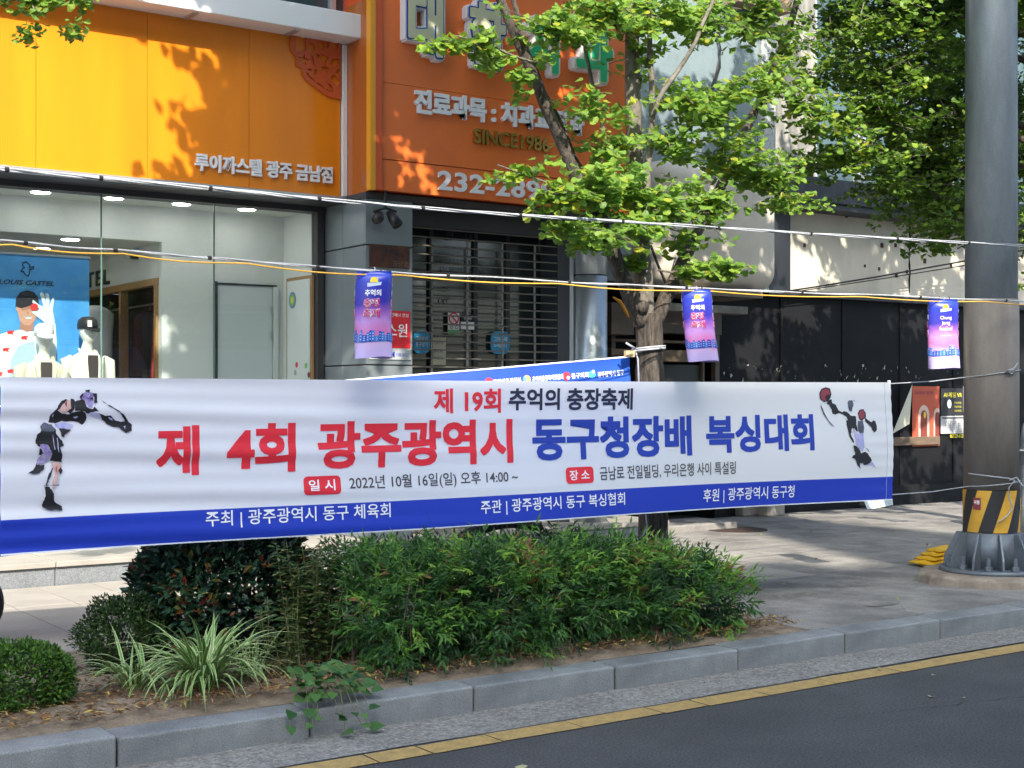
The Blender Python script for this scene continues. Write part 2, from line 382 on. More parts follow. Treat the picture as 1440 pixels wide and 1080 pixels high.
for k_, (px_, py_, rx_, ry_) in enumerate(((1110, 838, .30, .10), (1190, 822, .22, .12), (1240, 850, .16, .07), (1075, 870, .25, .05))):
    q_ = onz(px_, py_, SW); n_ = 22; pts_ = [(q_.x + rx_ * (1 + .35 * noise.noise(Vector((a_ * 1.3, k_, 0)))) * math.cos(a_), q_.y + ry_ * (1 + .35 * noise.noise(Vector((a_ * 1.7, k_, 5)))) * math.sin(a_), SW + .0025 + .0008 * k_) for a_ in [2 * math.pi * i_ / n_ for i_ in range(n_)]]
    o_ = MB().add(pts_, [tuple(range(n_))]).build('ground_stain', mat('damp_stain', (.13, .125, .115), .8, col2=(.24, .23, .21), vscale=18), fix=False); o_['kind'] = 'structure'
for o in pave.children:
    if 'x0' in o: del o['x0']
# planting bed: bumpy soil
vs = []; nx, ny = 120, 24
for j in range(ny + 1):
    for i in range(nx + 1):
        x = -3 + (PX + 3) * i / nx; y = 6.43 + (8.40 - 6.43) * j / ny
        e = min(1, min(y - 6.43, 8.4 - y, PX - x) * 4); vs.append((x, y, SW - .005 + max(0, e) * (.05 + .05 * noise.noise(Vector((x * 2.2, y * 2.2, 0))) + .015 * noise.noise(Vector((x * 14, y * 14, 3))))))
o = MB().add(vs, [(j * (nx + 1) + i, j * (nx + 1) + i + 1, (j + 1) * (nx + 1) + i + 1, (j + 1) * (nx + 1) + i) for j in range(ny) for i in range(nx)]).build('planting_bed', soil, smooth=True); o['kind'] = 'structure'
# granite step in front of the shops
st = thing('shop_step', (5, 11.6, SW), 'long speckled grey granite step running below the shopfronts', 'step')
SX = [-2.58 + 1.21 * i for i in range(12)]
for a, b in zip(SX, SX[1:]):
    if b > 10.2: b = 10.2
    MB().box((a + .003, 11.56, SW - .05), (b - .003, 11.9, .285)).build('riser_block', stepg, st, bevel=.003, seg=1)
    MB().box((a + .003, 11.53, .289), (b - .003, 12.62, .335)).build('tread_slab', slabm, st, bevel=.006)
    if b == 10.2: break
MB().box((10.3, 11.9, SW - .05), (11.6, 12.6, .22)).build('low_block', slab2, st, bevel=.015)
mh = MB(); c = onz(1036, 745, SW)
mh.cyl((c.x, c.y), .36, SW + .001, SW + .006, 32).build('cover', mat('rust_iron', (.06, .035, .028), .8, var=.4, vscale=20, bump=.5, bscale=60))
o = bpy.data.objects['cover']; o.name = 'manhole_cover'; tag(o, 'round rusty brown manhole cover in the paving right of the tree', 'manhole cover')

# ---------------------------------------------------------------- left: clothing shop
shop = thing('clothing_shop', (4, 12.5, .3), 'clothing shop with a wide yellow orange fascia and glass front', 'building')
PXs = [-2.44 + .98 * i for i in range(9)] + [6.36]
for a, b in zip(PXs, PXs[1:]):
    MB().box((a + .002, 12.0, 3.655), (b - .002, 12.03, 5.34)).build('fascia_panel', signor, shop)
MB().box((-3, 12.04, 3.60), (6.4, 12.46, 5.38)).build('fascia_box', darkmet, shop)
MB().box((6.37, 11.965, 3.655), (6.418, 12.03, 5.13)).build('fascia_edge_trim', white, shop, bevel=.004)
MB().box((-3, 11.975, 3.60), (6.42, 12.04, 3.65)).build('fascia_bottom_rail', silver, shop, bevel=.005)
MB().box((-3, 11.70, 5.14), (6.47, 12.05, 5.37)).build('canopy', mat('canopy_white', (.72, .76, .80), .4, var=.04), shop, bevel=.008)
for xx in (2.3, 3.5, 4.75, 5.75): MB().box((xx, 11.74, 5.125), (xx + .05, 11.98, 5.139)).build('canopy_bracket', silver, shop)
MB().box((-3, 12.06, 5.37), (6.42, 12.1, 8)).build('upper_window_band', darkglass, shop)
for xx in (1.2, 2.5, 3.8, 5.1): MB().box((xx, 12.0, 5.375), (xx + .06, 12.06, 8)).build('mullion', silver, shop, bevel=.004)
xx = at(463, 10, 12.03).x; MB().box((xx, 12.0, 5.375), (xx + .06, 12.06, 8)).build('mullion', silver, shop, bevel=.004)
facade_text('shop_name_letters', '루이까스텔 광주 금남점', letterw, shop, 273.5, 466, 220, 240, 11.995, .03, .03, z=(3.765, 3.925))
# cut-out emblem plate
Zx = lambda q: (at(390 + q[0] / 9.82, 100, 11.99).x, at(390 + q[0] / 9.82, 40 + q[1] / 9.82, 11.99).z)
def star(cx, cy, r, rot=0): return [(cx + (r if i % 2 == 0 else r * .42) * math.sin(rot + i * math.pi / 5), cy - (r if i % 2 == 0 else r * .42) * math.cos(rot + i * math.pi / 5)) for i in range(10)]
def oval(cx, cy, rx, ry, rot=0, n=14): return [(cx + rx * math.cos(a) * math.cos(rot) - ry * math.sin(a) * math.sin(rot), cy + rx * math.cos(a) * math.sin(rot) + ry * math.sin(a) * math.cos(rot)) for a in [2 * math.pi * i / n for i in range(n)]]
loops = [[(175, 60), (168, 200), (180, 310), (235, 375), (265, 430), (240, 490), (260, 530), (330, 545), (345, 640), (375, 700), (430, 755), (495, 800), (560, 850), (640, 910), (700, 945), (790, 955), (868, 990), (868, 60)],
         star(350, 440, 85, .2), star(650, 560, 62, .1), oval(465, 270, 48, 68), oval(590, 245, 42, 62), oval(680, 235, 28, 50, .3), oval(485, 450, 14, 80, -.25), oval(440, 575, 30, 16), oval(515, 610, 22, 46, .4),
         oval(545, 385, 28, 24), [(620, 350), (700, 400), (650, 480), (590, 430)], [(720, 480), (760, 420), (850, 430), (830, 500), (770, 525)], [(720, 680), (770, 640), (800, 655), (860, 740), (815, 790), (740, 720)],
         [(690, 765), (720, 765), (765, 830), (760, 890), (715, 880), (690, 860), (740, 840)], oval(415, 640, 16, 34, -.5), oval(480, 705, 14, 48, -.85), oval(585, 790, 14, 60, -.9), oval(665, 850, 24, 9, -.3), [(800, 600), (830, 560), (862, 560), (862, 690)], [(240, 120), (380, 120), (390, 300), (250, 320)], oval(790, 200, 45, 90)]
v, f = loops_geo([[Zx(q) for q in lp] for lp in loops], .008)
MB().add([(p[0], 11.985 + p[2], p[1]) for p in v], f).build('cutout_emblem', emblm, shop)
# window wall
GX = [4.17 - 1.095 * 5 + 1.095 * i for i in range(7)] + [5.264, 6.335]
GX = [-1.305, -.21, .885, 1.98, 3.075, 4.17, 5.264, 6.335]
MB().box((-3, 12.42, 3.545), (6.42, 12.6, 3.6)).build('window_head', darkmet, shop)
MB().box((6.335, 12.44, .335), (6.41, 12.56, 3.545)).build('window_jamb', darkmet, shop, bevel=.004)
MB().box((-3, 12.44, .335), (6.335, 12.56, .39)).build('window_sill', silver, shop, bevel=.004)
for a, b in zip(GX, GX[1:]): MB().box((a + .006, 12.495, .39), (b - .006, 12.507, 3.545)).build('window_pane', winglass, shop)
for a in GX[1:-1]: MB().box((a - .0055, 12.493, .39), (a + .0055, 12.509, 3.545)).build('glass_edge', glassedge, shop)
# interior shell
PXC = 5.01
MB().box((-3, 12.6, .3), (6.33, 17, .34)).build('interior_floor', mat('shop_floor', (.25, .23, .2), .4), shop)
MB().box((-3, 12.6, 3.575), (6.33, 13.2, 3.6)).build('ceiling', ceilw, shop)
MB().box((PXC, 13.2, .34), (6.33, 13.3, 3.575)).build('partition_wall', wallw, shop)
MB().box((6.33, 12.56, .34), (6.40, 17, 3.6)).build('side_wall', wallw, shop)
MB().box((-3, 13.2, 3.235), (PXC, 13.3, 3.575)).build('bulkhead', wallw, shop)
MB().box((-3, 13.3, 3.235), (PXC + .05, 17, 3.28)).build('rear_ceiling', ceilw, shop)
WY0 = atX(223, 400, PXC).y; WZ = atX(222, 391, PXC).z; WY1 = WY0 + 2.4
MB().box((PXC, 13.3, .34), (PXC + .05, WY0, 3.235)).build('inner_wall', wallw, shop)
MB().box((PXC, WY0, WZ), (PXC + .05, 17, 3.235)).build('inner_wall', wallw, shop)
MB().box((PXC, WY1, .34), (PXC + .05, 17, WZ)).build('inner_wall', wallw, shop)
MB().box((-3, 16.95, .34), (PXC, 17.03, 3.235)).build('rear_wall', mat('rear_wall', (.35, .33, .3), .8), shop)
MB().box((-3.1, 12.5, .3), (-3, 17, 3.6)).build('side_wall', wallw, shop)
d0 = at(305, 400, 13.2); d1 = at(382, 400, 13.2)
MB().box((d0.x, 13.185, .34), (d1.x, 13.199, d0.z + .0)).build('door_leaf', mat('door_grey', (.58, .63, .64), .5), shop, bevel=.003)
MB().box((d0.x - .03, 13.17, .34), (d0.x - .004, 13.199, d0.z + .03)).build('door_gap', mat('dark_gap', (.03, .035, .035), .8), shop)
MB().box((d0.x - .004, 13.175, d0.z + .002), (d1.x + .05, 13.199, d0.z + .02)).build('door_gap', MATS['dark_gap'], shop)
MB().box((d1.x + .012, 13.165, .34), (d1.x + .06, 13.199, d0.z + .002)).build('door_frame', wallw, shop)
for yy in (435, 470):
    p = at(381, yy, 13.17); MB().cyl((p.x, p.y), .012, p.z - .06, p.z + .03, 8).build('hinge', silver, shop)
# framed notice on the right side wall of the window bay
a = atX(405, 392, 6.32); b = atX(441, 530, 6.32); zt = a.z
nb = thing('framed_notice', (6.3, (a.y + b.y) / 2, 2), 'tall framed white notice with coloured round stickers on the window side wall', 'notice')
MB().box((6.30, b.y, 1.2), (6.328, a.y, zt)).build('frame', wood, nb, bevel=.003)
MB().box((6.294, b.y + .035, 1.24), (6.299, a.y - .035, zt - .035)).build('sheet', wallw, nb)
mb = MB()
def disc(mb, c, r, mi, X=6.29, n=18):
    mb.add([(X, c[0], c[1])] + [(X, c[0] + r * math.cos(2 * math.pi * i / n), c[1] + r * math.sin(2 * math.pi * i / n)) for i in range(n)], [(0, 1 + i, 1 + (i + 1) % n) for i in range(n)], mi)
q = atX(411, 422, 6.29); disc(mb, (q.y, q.z), .085, 0, 6.292); disc(mb, (q.y, q.z), .065, 1, 6.290); disc(mb, (q.y, q.z), .035, 2, 6.288)
for k, (px, py) in enumerate(((417, 513), (430, 514), (415, 524), (434, 527))):
    q = atX(px, py, 6.29); disc(mb, (q.y, q.z), .03, (3, 1, 4, 5)[k], 6.291)
mb.build('round_stickers', [mat('st_blue', (.1, .2, .5), .5), mat('st_green', (.2, .45, .15), .5), mat('st_yellow', (.7, .6, .1), .5), inkred, mat('st_grey', (.3, .35, .4), .5), inkwine], nb)
# downlights (lit)
lampm = mat('lamp_glow', (1, 1, 1), .5, emis=((1, .97, .9), 14))
for i, (px, py, Y) in enumerate(((57, 268, 12.78), (160, 277, 12.78), (255, 285, 12.78), (347, 292, 12.78), (99, 335, 14.2), (58, 348, 15.4))):
    q = at(px, py, Y); q.z = 3.575 if Y < 13 else 3.235
    if i in (4, 5):
        r_ = ray(px, py); s_ = (q.z - EYE) / r_.z; q = Vector((r_.x * s_, r_.y * s_, q.z))
    lt = thing('ceiling_light', q, ['round lit downlight at the left end of the window ceiling', 'round lit downlight above the left glass joint', 'round lit downlight between the two glass joints', 'round lit downlight nearest the framed notice', 'round lit downlight in the rear ceiling above the black cap mannequin', 'faint lit downlight farthest back in the shop above the blue poster'][i], 'ceiling light', 'round downlights in the shop')
    MB().cyl(q, .10, q.z - .012, q.z - .001, 20).build('rim', wallw, lt)
    MB().cyl(q, .082, q.z - .018, q.z - .0125, 20).build('diffuser', lampm, lt)
q = at(190, 345, 13.9)
cc = thing('dome_camera', (q.x, q.y, 3.235), 'white dome camera with dark lens under the rear shop ceiling', 'camera')
MB().cyl(q, .07, 3.16, 3.234, 16).build('housing', wallw, cc); MB().cyl(q, .05, 3.12, 3.159, 16, r1=.06).build('lens', black, cc)
# wordmark on the inner wall
for ch, px, py in (('S', 124, 390), ('T', 134, 387), ('E', 146, 383), ('L', 152.5, 381)):
    pass
A = atX(88, 400, PXC); B = atX(155, 379, PXC)
a, f = fit(text_geo('CASTEL', .02, .004, 3, 1.2), A.y - B.y, .17, .01)
MB().add([(PXC - .004 - p[2], A.y - p[0], 3.0 - .08 + p[1]) for p in a], f).build('wall_wordmark', inkk, shop)
# wardrobe with garments on the inner wall
wy0, zt, wy1 = WY0, WZ, WY1
wr = thing('open_wardrobe', (PXC + .2, wy0 + 1, .34), 'open wooden wardrobe on the inner shop wall holding dark garments', 'wardrobe')
MB().box((PXC + .55, wy0 - .04, .36), (PXC + .58, wy1 + .04, zt + .03)).build('back_panel', mat('ward_dark', (.05, .035, .025), .8), wr)
MB().box((PXC + .0505, wy0 - .04, .36), (PXC + .56, wy0 - .001, zt)).build('side_panel', MATS['ward_dark'], wr)
MB().box((PXC + .0505, wy1 + .01, .36), (PXC + .54, wy1 + .04, zt)).build('side_panel', MATS['ward_dark'], wr)
MB().box((PXC + .0505, wy0 - .04, zt + .001), (PXC + .54, wy1, zt + .03)).build('roof_panel', MATS['ward_dark'], wr)
for yy in (wy0 - .0, wy0 + 1.02, wy1 - .05): MB().box((PXC - .03, yy, .34), (PXC + .055, yy + .06, zt)).build('upright', wood, wr, bevel=.003)
MB().box((PXC - .035, wy0 - .01, zt - .07), (PXC + .05, wy1, zt + .0)).build('top_board', wood, wr, bevel=.003)
MB().tube([(PXC + .28, wy0 + .05, zt - .2), (PXC + .28, wy1, zt - .2)], .012).build('rail', silver, wr)
gm = [mat('coat_burgundy', (.045, .008, .012), .8), mat('coat_black', (.012, .012, .014), .85), mat('coat_red', (.25, .012, .02), .7)]
lab = ['burgundy long sleeved garment on a hanger at the near end of the wardrobe rail', 'black garment with red side stripes hung in the shop wardrobe', 'black jacket hung behind the striped garment in the wardrobe', 'burgundy garment at the far end of the wardrobe rail']
for i in range(4):
    yy = wy0 + .22 + i * .24; xx = PXC + .26
    gt = thing('hanging_garment', (xx, yy, zt - .2), lab[i], 'garment', 'garments in the wardrobe')
    rings = []
    for (h, w, t) in ((-.07, .04, .03), (-.1, .16, .05), (-.16, .24, .06), (-.5, .24, .07), (-1.1, .27, .08), (-1.35, .28, .08)):
        rings.append([(xx - .02 + w * .62 * math.cos(a) + R(-.008, .008), yy + t * math.sin(a) * 1.3 + R(-.01, .01), zt - .2 + h) for a in [2 * math.pi * j / 16 for j in range(16)]])
    MB().loft(rings).build('body', gm[(0, 1, 1, 0)[i]], gt, smooth=True)
    if i in (1,): MB().tube([(xx - .15, yy - .06, zt - .38), (xx - .19, yy - .07, zt - 1.3)], .016, 6).build('side_stripe', gm[2], gt)
    MB().tube([(xx, yy, zt - .29), (xx, yy, zt - .21), (xx + .02, yy, zt - .18)], .004, 6).build('hanger', wood, gt)

# blue poster
pa = at(-60, 355, 13.15); pb = at(125.5, 363, 13.15); PZ = 3.02
ps = thing('advert_poster', ((pa.x + pb.x) / 2, 13.15, 1), 'large blue hanging poster of a smiling person in a black cap and white glove', 'poster')
bluep = mat('poster_blue', (.035, .23, .58), .5, col2=(.09, .36, .72), vscale=1.5)
MB().box((pa.x, 13.15, 1.0), (pb.x, 13.153, PZ)).build('sheet', bluep, ps)
MB().box((pa.x, 13.14, PZ), (pb.x + .01, 13.16, PZ + .02)).build('top_rail', silver, ps)
def P(pts, Y): return [tuple(at(x / 5.4, 340 + y / 5.4, Y)) for x, y in pts]
def poly(mb, pts, Y, mi):
    v, f = loops_geo([[(p[0], p[2]) for p in P(pts, Y)]]); mb.add([(a[0], Y, a[1]) for a in v], f, mi)
mb = MB(); pm = [mat('pr_white', (.72, .77, .82), .6), mat('pr_skin', (.50, .27, .19), .6), inkk, mat('pr_red', (.62, .03, .03), .6), mat('pr_glove', (.55, .66, .70), .6), mat('pr_skin2', (.36, .17, .12), .6), mat('pr_shade', (.36, .48, .62), .6)]
poly(mb, [(-60, 720), (40, 690), (150, 668), (250, 680), (340, 720), (360, 620), (420, 620), (430, 760), (420, 1100), (-60, 1100)], 13.146, 0)
poly(mb, [(80, 900), (140, 790), (260, 750), (300, 1060), (70, 1060)], 13.144, 6)
poly(mb, [(148, 660), (160, 600), (255, 610), (252, 670), (205, 685)], 13.144, 5)
poly(mb, [(120, 500), (128, 480), (290, 470), (285, 545), (265, 600), (225, 635), (180, 630), (150, 600), (138, 545)], 13.142, 1)
poly(mb, [(118, 490), (122, 430), (150, 385), (205, 368), (255, 380), (290, 420), (298, 480), (230, 485), (160, 505)], 13.140, 2)
poly(mb, [(160, 505), (235, 488), (240, 500), (200, 515), (165, 520)], 13.138, 5)
poly(mb, [(178, 566), (248, 568), (235, 584), (200, 586)], 13.139, 0)
poly(mb, [(183, 568), (244, 570), (238, 574), (190, 574)], 13.1385, 2)
poly(mb, [(208, 520), (222, 545), (215, 552), (203, 548)], 13.1395, 5)
poly(mb, [(250, 440), (300, 480), (330, 490), (303, 395), (315, 378), (335, 400), (350, 470), (345, 395), (362, 388), (375, 410), (375, 490), (395, 430), (410, 425), (412, 445), (400, 520), (415, 600), (412, 635), (360, 630), (310, 590), (250, 545), (240, 530), (285, 525), (300, 510), (270, 480), (245, 460)], 13.136, 4)
poly(mb, oval(260, 495, 30, 28), 13.134, 3)
for (cx, cy) in ((85, 690), (190, 730), (50, 820), (85, 985), (0, 1005)): poly(mb, [(cx - 32, cy - 8), (cx - 5, cy - 18), (cx + 28, cy - 12), (cx + 10, cy + 2), (cx + 22, cy + 18), (cx - 8, cy + 10), (cx - 25, cy + 14)], 13.1425, 3)
for a_, b_ in (((172, 160), (200, 152)), ((200, 152), (228, 175)), ((228, 175), (225, 195)), ((225, 195), (256, 188)), ((256, 188), (252, 205)), ((252, 205), (225, 212)), ((225, 212), (222, 245)), ((222, 245), (212, 262)), ((212, 262), (188, 245)), ((188, 245), (178, 225)), ((178, 225), (160, 225)), ((160, 225), (170, 205)), ((170, 205), (185, 195)), ((185, 195), (172, 175)), ((172, 175), (172, 160))):
    A, B = P([a_, b_], 13.145); A = Vector(A); B = Vector(B); d = (B - A).normalized() * .004; n_ = Vector((-d.z, 0, d.x)) * 1.1
    mb.add([A - d - n_, B + d - n_, B + d + n_, A - d + n_], [(0, 1, 2, 3)], 2)
A = at(-2, 399, 13.145); B = at(76, 400, 13.145)
flat_text(mb, 'LOUIS CASTEL', A.x, B.x, A.z, A.z + .045, 13.145, 2, .02, .3)
mb.build('print', pm, ps, fix=False)

# mannequins
mq_skin = mat('mannequin_white', (.72, .72, .68), .35)
def ring(c, rx, ry, n=20, rot=0.):
    return [(c[0] + rx * math.cos(a) * math.cos(rot) - ry * math.sin(a) * math.sin(rot), c[1] + rx * math.cos(a) * math.sin(rot) + ry * math.sin(a) * math.cos(rot), c[2]) for a in [2 * math.pi * i / n for i in range(n)]]
def mannequin(cx, cy, ztop, rot, jm, sm, cm, label, sc=1.):
    t = thing('mannequin', (cx, cy, .34), label, 'mannequin', 'clothed mannequins in the shop window')
    zz = lambda h: ztop - h * sc
    Rg = lambda h, rx, ry, dx=0, dy=0: ring((cx + dx, cy + dy, zz(h)), rx * sc, ry * sc, 20, rot)
    f_ = Vector((math.sin(rot), -math.cos(rot), 0)); s_ = Vector((math.cos(rot), math.sin(rot), 0))
    fx, fy = f_.x, f_.y
    MB().loft([Rg(.02, .04, .05), Rg(.04, .065, .085), Rg(.09, .075, .098), Rg(.14, .076, .098, .01 * fx, .01 * fy), Rg(.18, .068, .088, .015 * fx, .015 * fy), Rg(.215, .05, .07, .025 * fx, .025 * fy), Rg(.24, .045, .05, .005 * fx, .005 * fy), Rg(.28, .05, .052, -.01 * fx, -.01 * fy), Rg(.34, .06, .06, -.015 * fx, -.015 * fy), Rg(.38, .09, .065, -.015 * fx, -.015 * fy)]).build('head_and_neck', mq_skin, t, smooth=True)
    MB().loft([Rg(.33, .075, .062), Rg(.36, .13, .075), Rg(.40, .185, .09), Rg(.46, .20, .105), Rg(.6, .19, .115), Rg(.78, .16, .1), Rg(.9, .17, .105), Rg(1.05, .185, .115)]).build('jacket', jm, t, smooth=True)
    for sg in (-1, 1):
        sh = Vector((cx, cy, zz(.42))) + s_ * sg * .185 * sc
        el = sh + s_ * sg * .06 + Vector((0, 0, -.3)) + f_ * .0; wr_ = el + f_ * .1 + Vector((0, 0, -.22)) - s_ * sg * .03
        pts = [sh - s_ * sg * .03 + Vector((0, 0, .02)), sh + s_ * sg * .02, sh.lerp(el, .5), el, el.lerp(wr_, .5), wr_]
        MB().tube(pts, [.05, .068, .062, .055, .05, .045], 12).build('sleeve', jm, t, smooth=True)
        # collar / lapel
        c0 = Vector((cx, cy, zz(.30))) + s_ * sg * .06 - f_ * .02; c1 = Vector((cx, cy, zz(.40))) + s_ * sg * .05 + f_ * .095; c2 = Vector((cx, cy, zz(.62))) + s_ * sg * .045 + f_ * .125
        w = s_ * sg * .05
        MB().prism([c0, c0 + w * .6 + Vector((0, 0, .01)), c1 + w + Vector((0, 0, -.02)), c2 + w * .3, c2, c1], f_ * .012).build('lapel', jm, t, bevel=.004)
    c = Vector((cx, cy, 0)) + f_ * .104 * sc
    MB().prism([c - s_ * .05 + Vector((0, 0, zz(.36))), c + s_ * .05 + Vector((0, 0, zz(.36))), c + s_ * .045 + f_ * .014 + Vector((0, 0, zz(.7))), c - s_ * .045 + f_ * .014 + Vector((0, 0, zz(.7)))], f_ * .012).build('shirt', sm, t)
    MB().loft([Rg(-.005, .02, .03), Rg(.0, .05, .07), Rg(.03, .082, .105), Rg(.07, .09, .115), Rg(.115, .088, .112)]).build('cap', cm[0], t, smooth=True)
    b0 = Vector((cx, cy, zz(.11))) + f_ * .09
    bv = [b0 + s_ * (.085 * math.cos(a)) * sc + f_ * (.11 * math.sin(a)) + Vector((0, 0, -.035 * math.sin(a))) for a in [math.pi * i / 10 for i in range(11)]]
    MB().prism(bv, (0, 0, .008)).build('cap_visor', cm[1], t)
    MB().cyl((cx, cy), .03, .34, zz(1.0), 10).build('stand', silver, t)
    return t
q = at(62, 455, 12.95)
m1 = mannequin(q.x, 12.95, q.z, -.1, mat('jacket_beige', (.55, .53, .42), .8, bump=.2, bscale=300), mat('shirt_brown', (.05, .035, .035), .8), [mq_skin, mat('cap_white', (.75, .76, .78), .6)], 'mannequin in a light beige jacket and white cap beside the blue poster')
q = at(123, 446, 12.93)
m2 = mannequin(q.x, 12.93, q.z, .15, mat('jacket_ivory', (.72, .70, .62), .75, bump=.2, bscale=300), MATS['shirt_brown'], [black, black], 'mannequin in an ivory jacket and black cap behind the left glass joint')
o = MB(); q = at(127, 455, 12.79); flat_text(o, 'I', q.x - .02, q.x + .02, q.z - .03, q.z + .03, 12.805, 0, .06); o.build('cap_logo', white, m2)
MB().box((1.0, 12.75, .34), (4.9, 13.1, .9)).build('display_plinth', wallw, shop, bevel=.01)
# bust in white top further inside
q = at(134, 430, 14.4)
t = thing('shirt_bust', (q.x, 14.4, .34), 'white and black polo shirt on a bust deep inside the shop behind the glass joint', 'bust')
MB().loft([ring((q.x, 14.4, q.z + h), rx, ry, 16) for h, rx, ry in ((0, .06, .05), (-.03, .13, .08), (-.08, .2, .1), (-.4, .18, .12), (-.8, .18, .12))]).build('shirt', white, t, smooth=True)
MB().cyl((q.x, 14.4), .02, .34, q.z - .75, 8).build('stand', silver, t)

# ---------------------------------------------------------------- middle: dental clinic front
den = thing('dental_clinic', (8, 11.9, .3), 'dental clinic with a deep reddish orange sign over a closed grille shutter', 'building')
ex1 = 9.66
MB().box((6.515, 11.5, 3.672), (ex1, 11.53, 3.962)).build('sign_panel', dental, den)
MB().box((6.515, 11.5, 3.972), (ex1, 11.53, 4.70)).build('sign_panel', dental, den)
MB().box((6.515, 11.5, 4.704), (ex1, 11.53, 7.2)).build('sign_panel', dental, den)
MB().box((6.43, 11.532, 3.675), (ex1, 12.3, 7.19)).build('sign_box', dentedge, den)
MB().box((6.388, 11.45, 3.66), (6.443, 11.53, 5.60)).build('edge_strip', trimy, den)
MB().box((6.445, 11.455, 3.665), (6.513, 11.53, 7.2)).build('edge_strip', dentedge, den)
MB().box((6.42, 11.532, 3.66), (6.4295, 12.0, 5.5)).build('return_panel', browno, den)
MB().box((6.42, 11.6, 3.60), (ex1, 12.6, 3.66)).build('soffit', mat('soffit_dark', (.05, .052, .056), .7), den)
MB().box((9.0, 12.05, 3.3), (10.1, 12.6, 7)).build('side_wall', greyclad, den)
facade_text('sign_lettering', '진료과목 : 치과교정과', letterw, den, 581, 819, 125, 158, 11.498, .04, .035, z=(4.44, 4.68))
facade_text('sign_lettering', 'SINCE1986', gold, den, 664.5, 770.5, 181, 201, 11.498, .018, .03, z=(4.222, 4.375))
facade_text('sign_lettering', '232-2899', letterw, den, 615, 778, 240, 268, 11.498, .022, .025, z=(3.722, 3.915), space=1.1)
def box_char(ch, px0, px1, z0, z1, fm, om, bold=.03):
    a_ = at(px0, 50, 11.4).x; b_ = at(px1, 50, 11.4).x
    e = thing_part = None
    def lay(name, bo, dep, ext, m, grow):
        a, f = fit(thick(text_geo(ch, .012, .05, 3), bo, 12, .001), (b_ - a_) + grow * 2, (z1 - z0) + grow * 2, dep)
        return MB().add([(a_ - grow + p[0], 11.5 - ext - p[2], z0 - grow + p[1]) for p in a], f).build(name, m, den)
    lay('letter_box', bold + .045, .11, .0, white, .028)
    lay('letter_outline', bold + .022, .012, .103, om, .014)
    lay('letter_face', bold, .012, .108, fm, 0)
box_char('대', 573, 622, 4.99, 5.62, creaml, bluel)
box_char('한', 660, 710, 4.99, 5.61, creaml, bluel)
box_char('치', 741, 784, 5.02, 5.58, greenl, creaml)
box_char('과', 809, 860, 5.02, 5.58, greenl, creaml)
# grey clad pier
yb, yf, xl = 12.54, 11.62, 6.43
xr = at(580, 400, yf).x
for z0, z1 in ((.336, 2.0), (2.012, 3.15), (3.162, 3.598)):
    MB().box((xl, yf, z0), (xr, yf + .03, z1)).build('cladding_panel', greyclad, den, bevel=.004)
    for y0, y1 in ((yf + .034, yf + .46), (yf + .465, yb - .03)):
        MB().box((xl, y0, z0), (xl + .03, y1, z1)).build('cladding_panel', greyclad, den, bevel=.004)
MB().box((xl + .03, yf + .03, .336), (xr - .004, yb, 3.598)).build('pier_core', joint, den)
# shutter bay
sx0, sx1 = xr + .0, at(783, 400, 12.0).x
MB().box((sx0, 12.35, .336), (sx1 + .35, 12.38, 3.60)).build('door_glass', mat('clinic_glass', (.03, .04, .04), .1, var=.3, spec=.6), den)
MB().box((sx1, 11.98, .336), (at(806, 400, 11.98).x, 12.3, 3.6)).build('door_frame', mat('frame_dark', (.04, .045, .055), .5), den, bevel=.004)
for xx in (sx0 + .62, sx0 + 1.18, sx0 + 1.6): MB().box((xx, 12.32, .336), (xx + .05, 12.349, 3.6)).build('door_stile', darkmet, den)
shm = mat('shutter_rod', (.20, .19, .17), .45, metal=.5)
sh = MB().box((sx0 - .02, 11.96, 3.42), (sx1 + .02, 12.1, 3.6)).build('grille_shutter', darkmet, den)
r0 = MB().tube([(sx0, 12.0, .42), (sx1, 12.0, .42)], .008, 6).build('grille_rod', shm, sh)
z = .42
i = 0
while z < 3.42:
    if i: dup(r0, (0, 0, z - .42))
    z += .088; i += 1
l0 = MB().box((-.012, 11.984, .43), (.012, 11.9915, .50)).build('grille_link', shm, sh); l0.location.x = sx0 + .45
first = True
for xx in (sx0 + .45, sx0 + .88, sx0 + 1.32, sx0 + 1.74):
    for k in range(33):
        if first: first = False; continue
        c = dup(l0, (0, 0, 0)); c.location.x = xx + R(-.004, .004); c.location.z = k * .088
# stickers behind the grille (things stuck on the glass)
YS = 12.30
def sticker(name, label, cat, px0, px1, py0, py1, m, texts=(), rounded=False, Y=YS, ink=white):
    A = at(px0, py1, Y); B = at(px1, py0, Y); t = thing(name, ((A.x + B.x) / 2, Y, A.z), label, cat)
    if rounded:
        cx, cz = (A.x + B.x) / 2, (A.z + B.z) / 2; rx, rz = (B.x - A.x) / 2, (B.z - A.z) / 2
        pts = [(cx + rx * math.copysign(abs(math.cos(a)) ** .6, math.cos(a)), Y, cz + rz * math.copysign(abs(math.sin(a)) ** .6, math.sin(a))) for a in [2 * math.pi * i / 24 for i in range(24)]]
        MB().prism(pts, (0, .004, 0)).build('sheet', m, t)
    else: MB().box((A.x, Y, A.z), (B.x, Y + .004, B.z)).build('sheet', m, t)
    mb = MB()
    for (s, u0, u1, v0, v1) in texts: flat_text(mb, s, A.x + (B.x - A.x) * u0, A.x + (B.x - A.x) * u1, A.z + (B.z - A.z) * v0, A.z + (B.z - A.z) * v1, Y - .002, 0, .01)
    if texts: mb.build('lettering', ink, t)
    return t
bs = mat('sticker_blue', (.02, .28, .55), .4)
